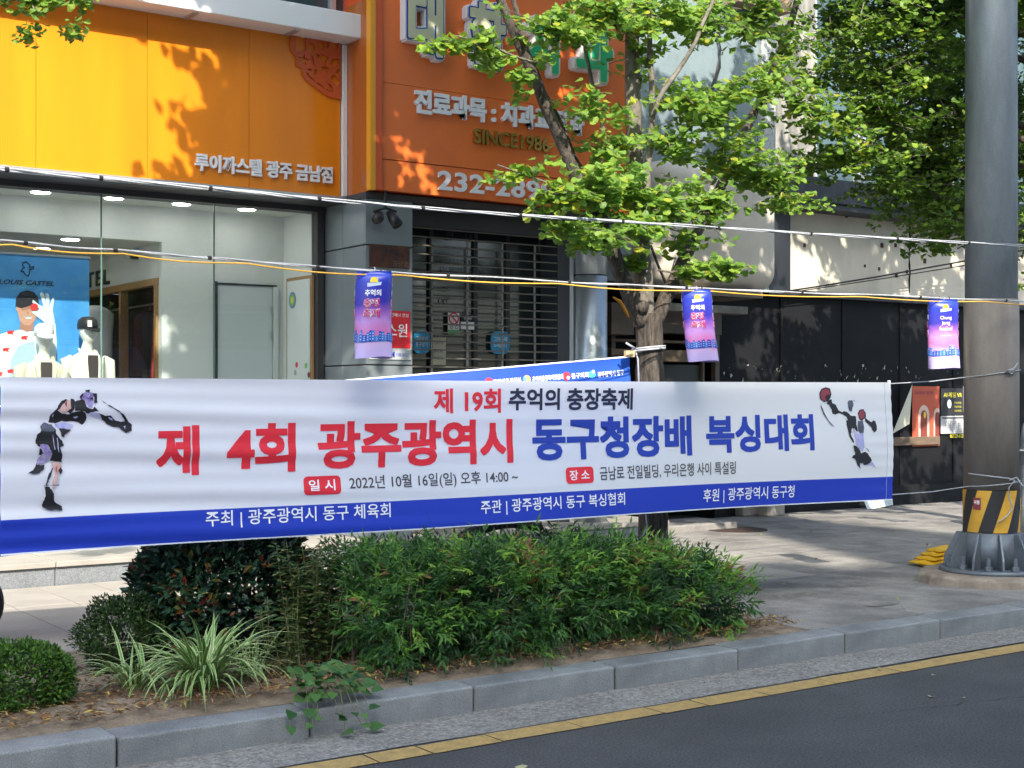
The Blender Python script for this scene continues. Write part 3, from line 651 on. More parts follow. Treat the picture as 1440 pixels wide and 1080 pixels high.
sticker('round_sticker', 'blue rounded sticker at the left end of the grille beside the red sign', 'sticker', 581, 605, 465, 497, bs, (('그리운이', .15, .85, .55, .75), ('동구상가', .15, .85, .3, .5)), True)
sticker('round_sticker', 'blue rounded sticker low in the middle of the grille', 'sticker', 690, 717, 466, 498, bs, (('그리운에', .15, .85, .55, .75), ('도시입니다', .15, .85, .3, .5)), True)
t = sticker('no_smoking_sticker', 'white no smoking sticker with a red ring and green foot', 'sticker', 630, 646, 440, 470, white, (('금연', .1, .9, .27, .5),), ink=inkk)
A = at(638, 448, YS); mb = MB(); n = 20
for i in range(n):
    a0, a1 = 2 * math.pi * i / n, 2 * math.pi * (i + 1) / n
    mb.add([(A.x + r_ * math.cos(a), YS - .003, A.z + r_ * math.sin(a)) for r_, a in ((.05, a0), (.065, a0), (.065, a1), (.05, a1))], [(0, 1, 2, 3)])
mb.add([(A.x - .042, YS - .003, A.z + .03), (A.x - .03, YS - .003, A.z + .042), (A.x + .042, YS - .003, A.z - .03), (A.x + .03, YS - .003, A.z - .042)], [(0, 1, 2, 3)])
mb.build('red_ring', inkred, t, fix=False)
A = at(630, 470, YS); B = at(646, 464, YS); MB().box((A.x, YS - .003, A.z), (B.x, YS - .001, B.z)).build('green_foot', mat('st_green2', (.12, .4, .15), .5), t)
sticker('door_notice', 'small black notice with white lettering on the clinic door', 'notice', 648, 667, 443, 452, inkk, (('안내문', .2, .8, .3, .7),))
sticker('door_notice', 'small white notice under the black one on the clinic door', 'notice', 648, 667, 453, 463, white)
sticker('paper_notice', 'cream paper notice with printed lines beside the left blue sticker', 'notice', 606, 627, 475, 513, mat('paper_cream', (.55, .53, .42), .8), (('진료안내', .2, .8, .75, .85), ('월요일 휴진', .2, .8, .45, .55), ('토요일 오전', .2, .8, .2, .3)), ink=inkgrey)
mb = MB(); A = at(627, 337, 12.32); B = at(664, 337, 12.32); flat_text(mb, '안    내', A.x, B.x, A.z, A.z + .09, 12.318, 0, .01)
for k, (s, py) in enumerate((('4 심의전치과', 370), ('3 대한치과', 382), ('2층', 397), ('1층', 410), ('1F', 425))):
    A = at(620, py, 12.32); flat_text(mb, s, A.x, A.x + (.55 if k < 2 else .12), A.z, A.z + .06, 12.318, 0)
mb.build('door_lettering', inkgrey, den)
# items on the pier
t = sticker('red_security_sign', 'red security company sign on the grey pier behind the hanging banner', 'sign', 521, 577, 438, 489, mat('sign_red', (.62, .012, .02), .4), (('에스원', .12, .92, .30, .66), ('언제나 안심', .5, .95, .84, .94)), Y=yf - .012, ink=letterw)
A = at(519, 505, yf - .01); B = at(578, 490, yf - .01)
MB().box((A.x, yf - .012, A.z), (B.x, yf - .008, B.z)).build('lower_plate', mat('plate_grey', (.35, .38, .4), .4), t)
mb = MB(); flat_text(mb, 'SECOM', A.x + .04, A.x + .28, A.z + .02, A.z + .08, yf - .015, 0, .03); flat_text(mb, '1588-3112', A.x + .3, A.x + .42, A.z + .03, A.z + .065, yf - .015, 0); mb.build('lower_lettering', inkblue, t)
A = at(519, 375, yf); B = at(575, 347, yf)
t = thing('rusty_plate', (A.x, yf, A.z), 'rusty brown plate with peeling remains high on the grey pier', 'plate')
MB().box((A.x, yf - .018, A.z), (B.x, yf - .002, B.z)).build('plate', rust, t, bevel=.004)
mb = MB(); flat_text(mb, '금남로', A.x + .25, A.x + .42, A.z + .01, A.z + .07, yf - .021, 0); mb.build('worn_lettering', mat('worn', (.16, .12, .1), .8), t)
q = at(542, 292, yf - .1)
t = thing('security_camera', q, 'pair of black security lamps on a bracket under the clinic soffit', 'camera')
MB().tube([q + Vector((0, 0, .3)), q], .014, 8).build('bracket', black, t)
MB().tube([q + Vector((-.13, 0, -.05)), q + Vector((0, 0, 0)), q + Vector((.12, 0, -.03))], .012, 8).build('arm', black, t)
a_ = at(532, 306, yf - .15); MB().tube([a_ + Vector((.05, .06, .04)), a_, a_ + Vector((-.05, -.05, -.03))], [.035, .055, .045], 14).build('left_head', black, t, smooth=True)
a_ = at(553, 308, yf - .15); MB().tube([a_ + Vector((-.02, .05, .07)), a_, a_ + Vector((.02, -.05, -.06))], [.03, .05, .055], 14).build('right_head', black, t, smooth=True)
# round steel column
q = at(829, 400, 11.95)
t = thing('steel_column', (q.x, 11.95, .3), 'round brushed steel column right of the grille shutter', 'column')
rc = .195
for z0, z1 in ((.30, 3.02), (3.035, 3.66)): MB().cyl(q, rc, z0, z1, 40).build('shell', steel, t, smooth=False)
for o in t.children:
    o.data.polygons.foreach_set('use_smooth', [len(p.vertices) == 4 for p in o.data.polygons])
MB().cyl(q, rc - .01, 3.0, 3.05, 32).build('joint_ring', black, t)
MB().box((q.x - rc - .06, 11.97, .30), (q.x - rc - .01, 12.1, 3.6)).build('flat_trim', silver, t)
MB().box((q.x + rc + .005, 12.0, .30), (q.x + rc + .03, 12.1, 3.4)).build('flat_trim', silver, t)

# ---------------------------------------------------------------- right: vacant building
vb = thing('vacant_building', (16, 13.2, SW), 'vacant building with black hoarding below cream boards and a grey stucco upper wall', 'building')
MB().box((9.72, 13.85, .1), (12.5, 13.95, 3.1)).build('recess_wall', blackp, vb)
MB().box((12.46, 13.25, .1), (12.54, 13.84, 3.1)).build('recess_wall', blackp, vb)
MB().box((9.72, 13.51, 3.05), (12.5, 13.95, 3.12)).build('recess_ceiling', blackp, vb)
MB().box((9.6, 12.61, .1), (9.7, 13.9, 3.6)).build('recess_wall', blackp, vb)
MB().box((6.6, 14.6, .0), (26, 14.8, 8.6)).build('added_backing_wall', blackp, vb)  # dark backing added to stop bright sky showing through gaps
MB().box((9.72, 12.95, 3.1), (13.2, 13.5, 8.5)).build('stucco_wall', stucco, vb)
a_ = at(1070, 100, 12.9).x; b_ = at(1090, 100, 12.9).x
MB().box((a_, 12.88, 4.6), (b_, 13.4, 8.5)).build('pilaster', pilm, vb, bevel=.02)
MB().box((a_ - .6, 12.7, at(1060, 6, 12.7).z), (b_ + .1, 13.0, at(1060, -14, 12.7).z)).build('cornice', mat('cornice_brown', (.25, .18, .12), .8), vb)
A = at(912, 240, 12.8); MB().box((A.x, 12.7, A.z), (A.x + 1.1, 12.95, A.z + .08)).build('ledge', mat('ledge_grey', (.30, .31, .31), .8), vb, bevel=.01)
MB().box((b_ + .002, 13.25, 4.6), (14.40, 13.4, 8.5)).build('stained_panel', stained, vb)
MB().box((14.40, 13.38, 4.6), (24, 13.42, 8.5)).build('window_glass', tealglass, vb)
for xx in (14.42, 15.3, 15.42, 16.36, 17.4, 18.4, 19.4, 20.4, 21.4):
    MB().box((xx, 13.28, 4.63), (xx + .05, 13.379, 8.5)).build('window_mullion', mat('mullion_white', (.33, .37, .39), .5), vb, bevel=.004)
MB().box((13.25, 12.70, 4.29), (25, 13.1, 4.62)).build('black_beam', blackb, vb, bevel=.012)
MB().box((13.3, 12.74, 4.21), (25, 13.1, 4.289)).build('beam_lower_flange', blackb, vb, bevel=.004)
MB().box((13.25, 12.9, 4.621), (25, 13.28, 4.66)).build('window_sill', mat('sill_dark', (.1, .1, .1), .6), vb)
MB().box((13.24, 13.0, 3.05), (13.65, 13.3, 4.29)).build('black_post', blackb, vb, bevel=.006)
bx = [13.66, 16.20, 18.7, 21.2, 23.7]
for a, b in zip(bx, bx[1:]):
    MB().box((a + .006, 13.1, 3.14), (b - .006, 13.14, 4.25)).build('cream_board', cream, vb, bevel=.003)
MB().box((13.66, 13.15, 3.1), (25, 13.5, 4.3)).build('board_backing', blackp, vb)
for (px, py) in ((1259, 312), (1296, 316), (1259, 345), (1300, 367), (1337, 373), (1260, 387), (1216, 374), (1131, 345), (1195, 300), (1190, 303), (1240, 345), (1236, 378), (1272, 307), (1159, 293), (1275, 382)):
    q = at(px, py, 13.1); w = R(.015, .03); MB().box((q.x - w, 13.088, q.z - w * 1.3), (q.x + w, 13.0995, q.z + w * 1.3)).build('fixing_plate', rust, vb)
q = at(1280, 360, 13.1)
pts = [(16.2 + R(-.012, .012), 13.095, 4.2 - i * .1) for i in range(11)]; MB().tube(pts, [R(.006, .02) for _ in pts], 5).build('joint_crack', blackp, vb)
x = 12.45
while x < 25:
    MB().box((x + .004, 13.2, .1), (x + 1.216, 13.24, 3.1)).build('hoarding_board', blackp, vb, bevel=.004)
    MB().box((x - .02, 13.185, .12), (x + .02, 13.199, 3.08)).build('hoarding_batten', blackp, vb); x += 1.22
MB().box((12.45, 13.10, 3.06), (25, 13.3, 3.135)).build('hoarding_cap', blackb, vb)
MB().box((12.4, 13.14, .1), (25, 13.19, .42)).build('hoarding_foot', blackp, vb, bevel=.005)
# stumps of two removed pillars
for (px, lab) in ((1058, 'pale concrete pillar foot under the middle of the hoarding'), (1092, 'pale concrete pillar foot at the hoarding, lit by the sun')):
    q = onz(px, 726, SW); MB().box((q.x - .16, q.y, SW), (q.x + .16, q.y + .2, .75)).build('pillar_foot', mat('pillar_concrete', (.33, .30, .26), .9, stain=.5, bump=.5), bevel=.02)
    o = bpy.context.scene.collection.objects[-1]; tag(o, lab, 'pillar')
# rounded box awning
A = at(1085, 413, 12.55); B = at(913, 413, 12.55); aw = thing('rounded_awning_box', ((A.x + B.x) / 2, 12.6, A.z), 'large dirty cream box with rounded ends projecting behind the tree', 'awning box')
MB().box((B.x, 12.35, 3.02), (A.x, 13.15, 4.55)).build('shell', beigebox, aw, bevel=.26, seg=8)
aw.children[0].data.polygons.foreach_set('use_smooth', [True] * 6)
MB().box((B.x + .3, 12.36, 2.93), (A.x - .35, 13.1, 3.02)).build('bottom_strip', mat('strip_brown', (.16, .13, .1), .8), aw)
q = at(940, 350, 12.3); mb = MB(); mb.tube([at(915, 345, 12.3), at(925, 372, 12.3), at(937, 400, 12.3)], .018, 6); mb.tube([at(950, 362, 12.3), at(945, 380, 12.3), at(936, 400, 12.3)], .006, 6)
o = mb.build('stay_cable', black); tag(o, 'black stay bar and thin cable seen behind the tree fork', 'cable')
mb = MB()
for k in range(3):
    mb.tube([at(1008 + k * 2, 45, 12.9), at(1014 - k, 70, 12.9), at(1009 + 2 * k, 95, 12.9), at(1001 + k * 2, 120, 12.9), at(998 + k, 150, 12.9), at(999 - k, 185, 12.9)], .009, 5)
o = mb.build('wall_cables', black); tag(o, 'loose black cables hanging down the grey stucco wall', 'cable')
# clutter in the recess behind the tree
rk = thing('clutter_rack', (11, 13, SW), 'brown metal cabinet and shelf boards behind the tree', 'rack')
brn = mat('cabinet_brown', (.11, .085, .065), .6, var=.35, vscale=3); brn2 = mat('shelf_wood', (.17, .12, .08), .7, var=.3, vscale=4, streak=(1, 1, 4))
def pxbox(name, x0, x1, y0, y1, Y, d, m, par, bevel=.006):
    A = at(x0, y1, Y); B = at(x1, y1, Y); T = at(x0, y0, Y); return MB().box((A.x, Y, A.z), (B.x, Y + d, T.z)).build(name, m, par, bevel=bevel)
pxbox('cabinet', 925, 1015, 432, 468, 12.75, .3, brn, rk); pxbox('cabinet', 860, 892, 425, 470, 12.75, .3, brn, rk)
pxbox('shelf_board', 860, 985, 490, 499, 12.8, .25, brn2, rk); pxbox('shelf_board', 925, 975, 500, 508, 12.8, .25, brn2, rk)
pxbox('shelf_board', 860, 1010, 476, 480, 12.85, .25, brn2, rk); pxbox('canopy_board', 925, 1052, 425, 436, 12.3, .2, mat('board_grey', (.2, .19, .17), .8, var=.4, vscale=8), rk)
pxbox('post', 1006, 1012, 440, 700, 13.0, .08, brn, rk); pxbox('post', 860, 866, 440, 700, 12.9, .08, brn, rk); pxbox('post', 988, 991, 500, 700, 13.0, .06, brn, rk)
pxbox('low_cabinet', 925, 985, 512, 660, 13.05, .2, mat('cab_dark', (.03, .035, .033), .6), rk)
o = MB().tube([at(862, 418, 12.6), at(872, 424, 12.6), at(880, 438, 12.6), at(884, 446, 12.6)], [.012, .022, .02, .012], 8).build('orange_hose', mat('hose_orange', (.75, .33, .03), .5)); tag(o, 'orange yellow hose loop left of the tree trunk', 'hose')
o = MB().tube([at(856, 352, 12.2), at(864, 340, 12.2), at(872, 322, 12.2)], .022, 6).build('bracket_arm', black); tag(o, 'black bracket arm sticking out right of the steel column', 'bracket')
# torn paper scraps and posters on the hoarding
mb = MB(); pap = mat('paper_scrap', (.42, .42, .38), .9)
for i in range(70):
    px = R(1005, 1350); q = at(px, 527 + R(-16, 12) + (R(0, 120) if random.random() < .2 else 0), 13.19); s = R(.008, .03)
    mb.add([(q.x + R(-s, s), 13.176, q.z + R(-s, s) * 1.6) for _ in range(4)], [(0, 1, 2, 3)])
o = mb.build('paper_scraps', pap, fix=False); tag(o, 'torn scraps of old posters left on the black hoarding', None, kind='stuff')
YP = 13.165
def poster(name, label, x0, x1, y0, y1, m, build=None):
    A = at(x0, y1, YP); B = at(x1, y1, YP); T = at(x0, y0, YP); t = thing(name, ((A.x + B.x) / 2, YP, A.z), label, 'poster')
    MB().box((A.x, YP, A.z), (B.x, YP + .003, T.z)).build('sheet', m, t); return t, A.x, B.x, A.z, T.z
t, a, b, c, d = poster('orange_poster', 'orange poster printed with white arches left of the steel pole', 1283, 1321, 543, 628, mat('poster_orange', (.45, .09, .045), .7))
mb = MB(); w, h = b - a, d - c
for cx, r_ in ((.42, .2), (.92, .14)):
    for k, rr in enumerate((r_, r_ * .6)):
        x_, zc = a + cx * w, c + h * (.52 - .02 * k)
        pts = [(x_ - rr * w, c + h * .12), (x_ - rr * w, zc)] + [(x_ - rr * w * math.cos(t_), zc + rr * w * 1.2 * math.sin(t_)) for t_ in [math.pi * i / 8 for i in range(1, 8)]] + [(x_ + rr * w, zc), (x_ + rr * w, c + h * .12)]
        pts = [(min(p[0], b - .004), p[1]) for p in pts]
        v, f = loops_geo([pts]); mb.add([(p[0], YP - .002 - .001 * k, p[1]) for p in v], f, 0 if k == 0 else 1)
flat_text(mb, '미래의 밤에', a + .1 * w, b - .25 * w, d - .14 * h, d - .08 * h, YP - .002, 2, .03)
x_, zc = a + .45 * w, c + h * .52; mb.add([(x_ + .03 * math.cos(i), YP - .005, zc + .05 * math.sin(i)) for i in [2 * math.pi * k / 12 for k in range(12)]], [tuple(range(12))], 3)
for k in range(4): mb.add([(a + .02, YP - .0035, c + h * (.03 + .035 * k)), (a + (.2 if k > 1 else .97) * w, YP - .0035, c + h * (.03 + .035 * k)), (a + (.2 if k > 1 else .97) * w, YP - .0035, c + h * (.045 + .035 * k)), (a + .02, YP - .0035, c + h * (.045 + .035 * k))], [(0, 1, 2, 3)], 0)
mb.build('print', [mat('pr_pale', (.6, .45, .38), .7), mat('pr_rust', (.22, .04, .03), .7), inkwine, mat('pr_yel', (.7, .5, .05), .7)], t, fix=False)
t, a, b, c, d = poster('black_poster', 'black event poster with yellow and white lettering beside the orange one', 1323, 1354, 546, 584, mat('poster_black', (.02, .022, .028), .6))
mb = MB(); w, h = b - a, d - c; flat_text(mb, 'AI·게임 VR', a + .12 * w, b - .04 * w, d - .34 * h, d - .14 * h, YP - .002, 0, .02)
for k in range(3): flat_text(mb, '무료체험', a + .6 * w, b - .08 * w, c + (.12 + .15 * k) * h, c + (.2 + .15 * k) * h, YP - .002, 0)
mb.add([(a + .38 * w + .09 * w * math.cos(i), YP - .002, c + .42 * h + .16 * h * math.sin(i)) for i in [2 * math.pi * k / 14 for k in range(14)]], [tuple(range(14))], 1)
mb.build('print', [mat('pr_yellow2', (.6, .55, .05), .6), inkw], t, fix=False)
t, a, b, c, d = poster('white_notice', 'white printed notice pasted below the black event poster', 1323, 1357, 585, 610, mat('paper_white', (.5, .51, .52), .8))
mb = MB(); w, h = b - a, d - c; mb.add([(a + .05 * w, YP - .002, d - .16 * h), (b - .05 * w, YP - .002, d - .16 * h), (b - .05 * w, YP - .002, d - .07 * h), (a + .05 * w, YP - .002, d - .07 * h)], [(0, 1, 2, 3)])
for k in range(6): flat_text(mb, '광주 동구 행사 안내', a + .06 * w, a + R(.6, .92) * w, c + (.06 + .115 * k) * h, c + (.12 + .115 * k) * h, YP - .002, 0)
mb.build('print', inkgrey, t, fix=False)
mb = MB(); A = at(1336, 616, YP); B = at(1355, 616, YP); flat_text(mb, '062-229-6123', A.x, B.x, A.z, A.z + .06, YP, 0, .03); o = mb.build('yellow_phone_strip', MATS['pr_yellow2'], fix=False); tag(o, 'strip with a yellow phone number under the white notice', 'sign')
t, a, b, c, d = poster('grey_notice', 'pale narrow sheet partly hidden by the steel pole', 1354.5, 1364, 543, 580, MATS['paper_white'])
# curled cream sheet
mb = MB(); tl = at(1257, 612, 13.0); pts = []
for i in range(9):
    u = i / 8; A = Vector(at(1283 - 4 * u, 540 + 56 * u, 13.12 - .06 * math.sin(u * 3))); B = Vector(at(1283 - 28 * u, 540 + 70 * u, 12.96 - .05 * u)); pts.append((A, B))
for (a_, b_), (c_, d_) in zip(pts, pts[1:]): mb.add([a_, b_, d_, c_], [(0, 1, 2, 3)])
o = mb.build('curled_sheet', mat('cream_sheet', (.62, .62, .50), .7), fix=False); tag(o, 'large cream poster sheet peeling and curling off the hoarding', 'sheet')
o = MB().add([at(1213, 700, 13.0), at(1254, 696, 12.9), at(1256, 710, 12.85), at(1220, 717, 12.9)], [(0, 1, 2, 3)]).build('loose_flap', mat('flap_pale', (.50, .58, .58), .7), fix=False); tag(o, 'pale loose corner of paper hanging below the right end of the banner', 'sheet')
pxbox('plank_strip', 1257, 1322, 615, 627, 13.13, .03, brn2, vb)
o = MB().tube([at(1090, 412, 13.0), at(1150, 403, 13.0), at(1230, 390, 12.9), at(1440, 352, 12.6)], .012, 5).build('overhead_wire', black); tag(o, 'upper thin black wire sloping across the cream boards', 'wire')
o = MB().tube([at(1100, 413, 13.0), at(1240, 392, 12.9), at(1440, 360, 12.6)], .008, 5).build('overhead_wire', black); tag(o, 'lower thin black wire sloping across the cream boards', 'wire')

# ---------------------------------------------------------------- steel pole with flange and pad
pc = onz(1391, 812, .26); pcx, pcy = pc.x, pc.y + .22
pc = at(1394, 700, 7.3); pcx, pcy = pc.x, 7.3
D_ = pcy / ray(1394, 0).y; pr = 36.5 * D_ / F
zof = lambda py: EYE + (HOR - py) / F * (D_ - .1)
pl = thing('street_pole', (pcx, pcy, SW), 'thick galvanised steel pole with a brown wrap and hazard stripes', 'pole')
def shell(name, r0, r1, z0, z1, m, n=48):
    o = MB().cyl((pcx, pcy), r0, z0, z1, n, r1=r1).build(name, m, pl); o.data.polygons.foreach_set('use_smooth', [len(p.vertices) == 4 for p in o.data.polygons]); return o
shell('shaft', pr * .985, pr * .93, .27, 9, galv)
shell('wrap', pr + .006, pr + .004, zof(688), zof(421), wrapm)
# hazard band: one strip per slanted stripe
zb0, zb1 = zof(748), zof(689); nst = 6
for k in range(nst * 2):
    mb = MB(); vs = []; mseg = 6; nz_ = 6
    for j in range(nz_ + 1):
        for i in range(mseg + 1):
            a = 2 * math.pi * (k + i / mseg + .95 * j / nz_) / (nst * 2) + 3.3; rr = pr + .012
            vs.append((pcx + rr * math.cos(a), pcy + rr * math.sin(a), zb0 + (zb1 - zb0) * j / nz_))
    mb.add(vs, [(j * (mseg + 1) + i, j * (mseg + 1) + i + 1, (j + 1) * (mseg + 1) + i + 1, (j + 1) * (mseg + 1) + i) for j in range(nz_) for i in range(mseg)]).build('hazard_stripe', hazy if k % 2 else hazk, pl, smooth=True)
def on_pole(mb, px, py0, w, h, mi, rr, body=None):
    a0 = math.asin(max(-1, min(1, (px - 1394) / 36.5))); base = math.atan2(-SA, -CA)
    z0 = zof(py0)
    for i in range(4):
        aa = [base + a0 + (w / rr) * (i + d) / 4 for d in (0, 1)]
        mb.add([(pcx + rr * math.cos(aa[0]), pcy + rr * math.sin(aa[0]), z0), (pcx + rr * math.cos(aa[1]), pcy + rr * math.sin(aa[1]), z0), (pcx + rr * math.cos(aa[1]), pcy + rr * math.sin(aa[1]), z0 + h), (pcx + rr * math.cos(aa[0]), pcy + rr * math.sin(aa[0]), z0 + h)], [(0, 1, 2, 3)], mi)
    if body:
        a, f = fit(text_geo(body, .03), w * .7, h * .35); mb.add([(pcx + (rr + .002) * math.cos(base + a0 + (.15 * w + p[0]) / rr), pcy + (rr + .002) * math.sin(base + a0 + (.15 * w + p[0]) / rr), z0 + h * .45 + p[1]) for p in a], f, mi + 1)
mb = MB(); on_pole(mb, 1363.5, 716, .07, .10, 0, pr + .017, '위험'); mb.build('red_warning_label', [inkwine, letterw], pl, fix=False)
mb = MB(); on_pole(mb, 1361, 735, .085, .06, 0, pr + .016); on_pole(mb, 1424, 718, .07, .11, 0, pr + .016); mb.build('tape_patch', hazy, pl, fix=False)
# flange
shell('flange_sleeve', pr + .03, pr + .018, .25, zof(749), galvd)
shell('base_plate', pr + .205, pr + .205, .215, .255, galvd)
ng = 10
for k in range(ng):
    a = 2 * math.pi * k / ng + .25; d = Vector((math.cos(a), math.sin(a), 0)); n_ = Vector((-d.y, d.x, 0)) * .009; c = Vector((pcx, pcy, 0))
    zt = zof(750)
    MB().prism([c + d * (pr + .015) - n_ + Vector((0, 0, .256)), c + d * (pr + .17) - n_ + Vector((0, 0, .256)), c + d * (pr + .165) - n_ + Vector((0, 0, .34)), c + d * (pr + .065) - n_ + Vector((0, 0, zt)), c + d * (pr + .015) - n_ + Vector((0, 0, zt))], n_ * 2).build('gusset', galvd, pl, bevel=.003)
    a += math.pi / ng; q = c + Vector((math.cos(a), math.sin(a), 0)) * (pr + .13)
    bt = MB().cyl(q, .034, .256, .292, 6).build('nut', galvd, pl, bevel=.002); MB().cyl(q, .018, .25, .36, 10).build('bolt', galvd, pl)
ve = []
for r_, z_ in ((.60, SW - .03), (.585, .205), (.565, .218)):
    ve.append([(pcx + r_ * (1 + .04 * math.sin(5 * a)) * math.cos(a) * 1.12, pcy + r_ * (1 + .03 * math.cos(7 * a)) * math.sin(a), z_ + .006 * math.sin(9 * a)) for a in [2 * math.pi * (i + .5) / 16 for i in range(16)]])
pad = MB().loft(ve).build('pole_footing', padm, bevel=.012); tag(pad, 'low chipped concrete footing under the steel pole', 'footing')
# folded yellow tarp behind the flange
q = onz(1325, 797, SW); t = thing('yellow_tarp', q, 'folded bright yellow tarpaulin on the paving left of the pole flange', 'tarpaulin')
for k in range(4):
    c = q + Vector((.06 + .06 * k, .10, 0)); pts = []
    rings = []
    for i in range(9):
        u = i / 8 - .5; s = 1 - abs(u) ** 3 * 4
        rings.append([(c.x + u * .5 + .02 * math.cos(a + i), c.y + (.15 - .02 * k) * math.cos(a), SW + .02 + .035 * k + .022 * s * (1 + math.sin(a)) + .008 * math.sin(4 * a + i)) for a in [2 * math.pi * j / 12 for j in range(12)]])
    MB().loft(rings).build('fold', tarpy, t, smooth=True)
# grey wrapped bundle just behind the pole, and the tyre at the left edge
q = onz(1462, 750, SW); t = thing('wrapped_bundle', (q.x, q.y, SW), 'grey cloth wrapped bundle showing right of the steel pole', 'bundle')
gc = mat('grey_cloth', (.28, .31, .33), .85, col2=(.12, .14, .15), vscale=6, bump=.4, bscale=12)
rings = [[(q.x + (r_ + .03 * math.sin(3 * a + z_ * 9)) * math.cos(a), q.y + (r_ * .8 + .03 * math.cos(4 * a + z_ * 7)) * math.sin(a), SW + z_) for a in [2 * math.pi * j / 20 for j in range(20)]] for z_, r_ in ((0, .24), (.15, .26), (.5, .25), (.8, .24), (1.1, .25), (1.25, .20), (1.33, .1))]
MB().loft(rings).build('cloth', gc, t, smooth=True)
MB().tube([(q.x + .27 * math.cos(a), q.y + .22 * math.sin(a), SW + .95) for a in [2 * math.pi * j / 20 for j in range(21)]], .012, 6).build('cord', rope_w, t)
q = onz(-49, 905, SW); wt = thing('rubber_tyre', (q.x, q.y, SW), 'black rubber wheel of a parked cart cut by the left edge', 'wheel')
Rr = 38 * (q.y / ray(-33, 0).y) / F; mb = MB(); vs = []; n1, n2 = 40, 12
for i in range(n1):
    for j in range(n2):
        a, b = 2 * math.pi * i / n1, 2 * math.pi * j / n2; rr = .19 + .05 * math.cos(b); vs.append((q.x + rr * math.cos(a) * 1.0, q.y + .05 * math.sin(b), SW + .24 + rr * math.sin(a)))
mb.add(vs, [(i * n2 + j, i * n2 + (j + 1) % n2, ((i + 1) % n1) * n2 + (j + 1) % n2, ((i + 1) % n1) * n2 + j) for i in range(n1) for j in range(n2)]).build('tyre', black, wt, smooth=True)
MB().tube([(q.x, q.y - .04, SW + .24), (q.x, q.y + .04, SW + .24)], .15, 24).build('rim', darkmet, wt)

# ---------------------------------------------------------------- the two banners
BY = 7.2; bxa, bxb = at(1, 600, BY).x, at(1255, 600, BY).x; BT, BB = 1.80, .905
def bwave(x, z):
    u = (x - bxa) / (bxb - bxa); v = (z - BB) / (BT - BB); l = max(0, 1 - u * 1.7); e = math.exp(-u * 18) + math.exp(-(1 - u) * 22)
    w = .007 * l * math.sin(v * 27 + 1.5 * math.sin(u * 5) + u * 6) + .004 * l * math.sin(v * 52 + u * 9) + .006 * math.sin(v * 7 - u * 5) * (.4 + u) + .0022 * e * math.sin(v * 60)
    w += .008 * math.sin(u * 11 + v * 3) + .05 * math.sin(math.pi * u) * (v - .5) * .6
    return w
def bsag(x, z):
    u = (x - bxa) / (bxb - bxa); v = (z - BB) / (BT - BB); return .006 * math.sin(u * 9 + 1) * (1 - v) + .028 * (1 - v) * abs(u - .5) * -1 + .014 * u * v - .02 * math.sin(math.pi * u) * v * .3
def bmap(x, z, off=0.): return (x, BY + bwave(x, z) - off, z + bsag(x, z))
bn = thing('main_banner', ((bxa + bxb) / 2, BY, BB), 'long white event banner with red and blue Korean title and two ink boxers', 'banner')
ZB = .6525 + .43                                   # top of the blue band
ZB = EYE - .617
nx = 230; zs = [BB, BB + .008] + [BB + .008 + (ZB - BB - .008) * i / 10 for i in range(1, 11)] + [ZB + (BT - ZB) * i / 44 for i in range(1, 45)]
vs = [bmap(bxa + (bxb - bxa) * i / nx, z_) for z_ in zs for i in range(nx + 1)]; mb = MB()
for j in range(len(zs) - 1):
    fs = [(j * (nx + 1) + i, j * (nx + 1) + i + 1, (j + 1) * (nx + 1) + i + 1, (j + 1) * (nx + 1) + i) for i in range(nx)]
    mb.f += fs; mb.m += [0 if (j == 0 or zs[j] >= ZB - 1e-6) else 1] * len(fs)
mb.v = vs
mb.build('cloth', [bwhite, bblue], bn, smooth=True, fix=False)
def cut(v, f, dx=.08, dz=.018):
    bm = bmesh.new(); bv = [bm.verts.new((p[0], p[1], p[2] if len(p) > 2 else 0)) for p in v]
    for q_ in f:
        try: bm.faces.new([bv[i] for i in q_])
        except ValueError: pass
    xs = [p[0] for p in v]; ys = [p[1] for p in v]
    for lo, hi, st_, ax in ((min(xs), max(xs), dx, 0), (min(ys), max(ys), dz, 1)):
        k = math.ceil(lo / st_)
        while k * st_ < hi:
            co = [0, 0, 0]; co[ax] = k * st_; no = [0, 0, 0]; no[ax] = 1
            bmesh.ops.bisect_plane(bm, geom=bm.verts[:] + bm.edges[:] + bm.faces[:], plane_co=co, plane_no=no); k += 1
    bm.verts.index_update(); V = [tuple(p.co) for p in bm.verts]; F2 = [tuple(p.index for p in q_.verts) for q_ in bm.faces]; bm.free(); return V, F2
def bprint(name, parts, mats, off=.0035, step=.0006, dz=.018):
    mb = MB()
    for (v, f, mi) in parts:
        v, f = cut(v, f, .08 if dz > .01 else .03, dz); mb.add([bmap(p[0], p[1], off + step * mi + p[2] * .06) for p in v], f, mi)
    return mb.build(name, mats, bn, fix=False)
def btext(body, px0, px1, z0, z1, bold, mi=0):
    X0, X1 = at(px0, 600, BY).x, at(px1, 600, BY).x
    g_ = text_geo(body, min(bold, .018), 0, 3)
    if bold > .02: g_ = thick(g_, bold - .018, 8)
    a, f = fit(g_, X1 - X0, z1 - z0); TH = {}
    if bold > .02: return ([(p[0] + X0, p[1] + z0, p[2]) for p in a], f, mi)
    return ([(p[0] + X0, p[1] + z0) for p in a], f, mi)
zb = lambda px, py: at(px, py, BY).z
for body, p0, p1, y0, y1, m_ in (('제', 220, 280, 669, 598, inkred), ('4회', 318, 415, 665, 595, inkred), ('광주광역시', 446, 722, 659, 592, inkred), ('동구청장배', 750, 973, 648, 587, inkblue), ('복싱대회', 993, 1143, 638, 585, inkblue)):
    bprint('title_word', [btext(body, p0, p1, zb(p0, y0), zb(p0, y1), .036)], [m_])
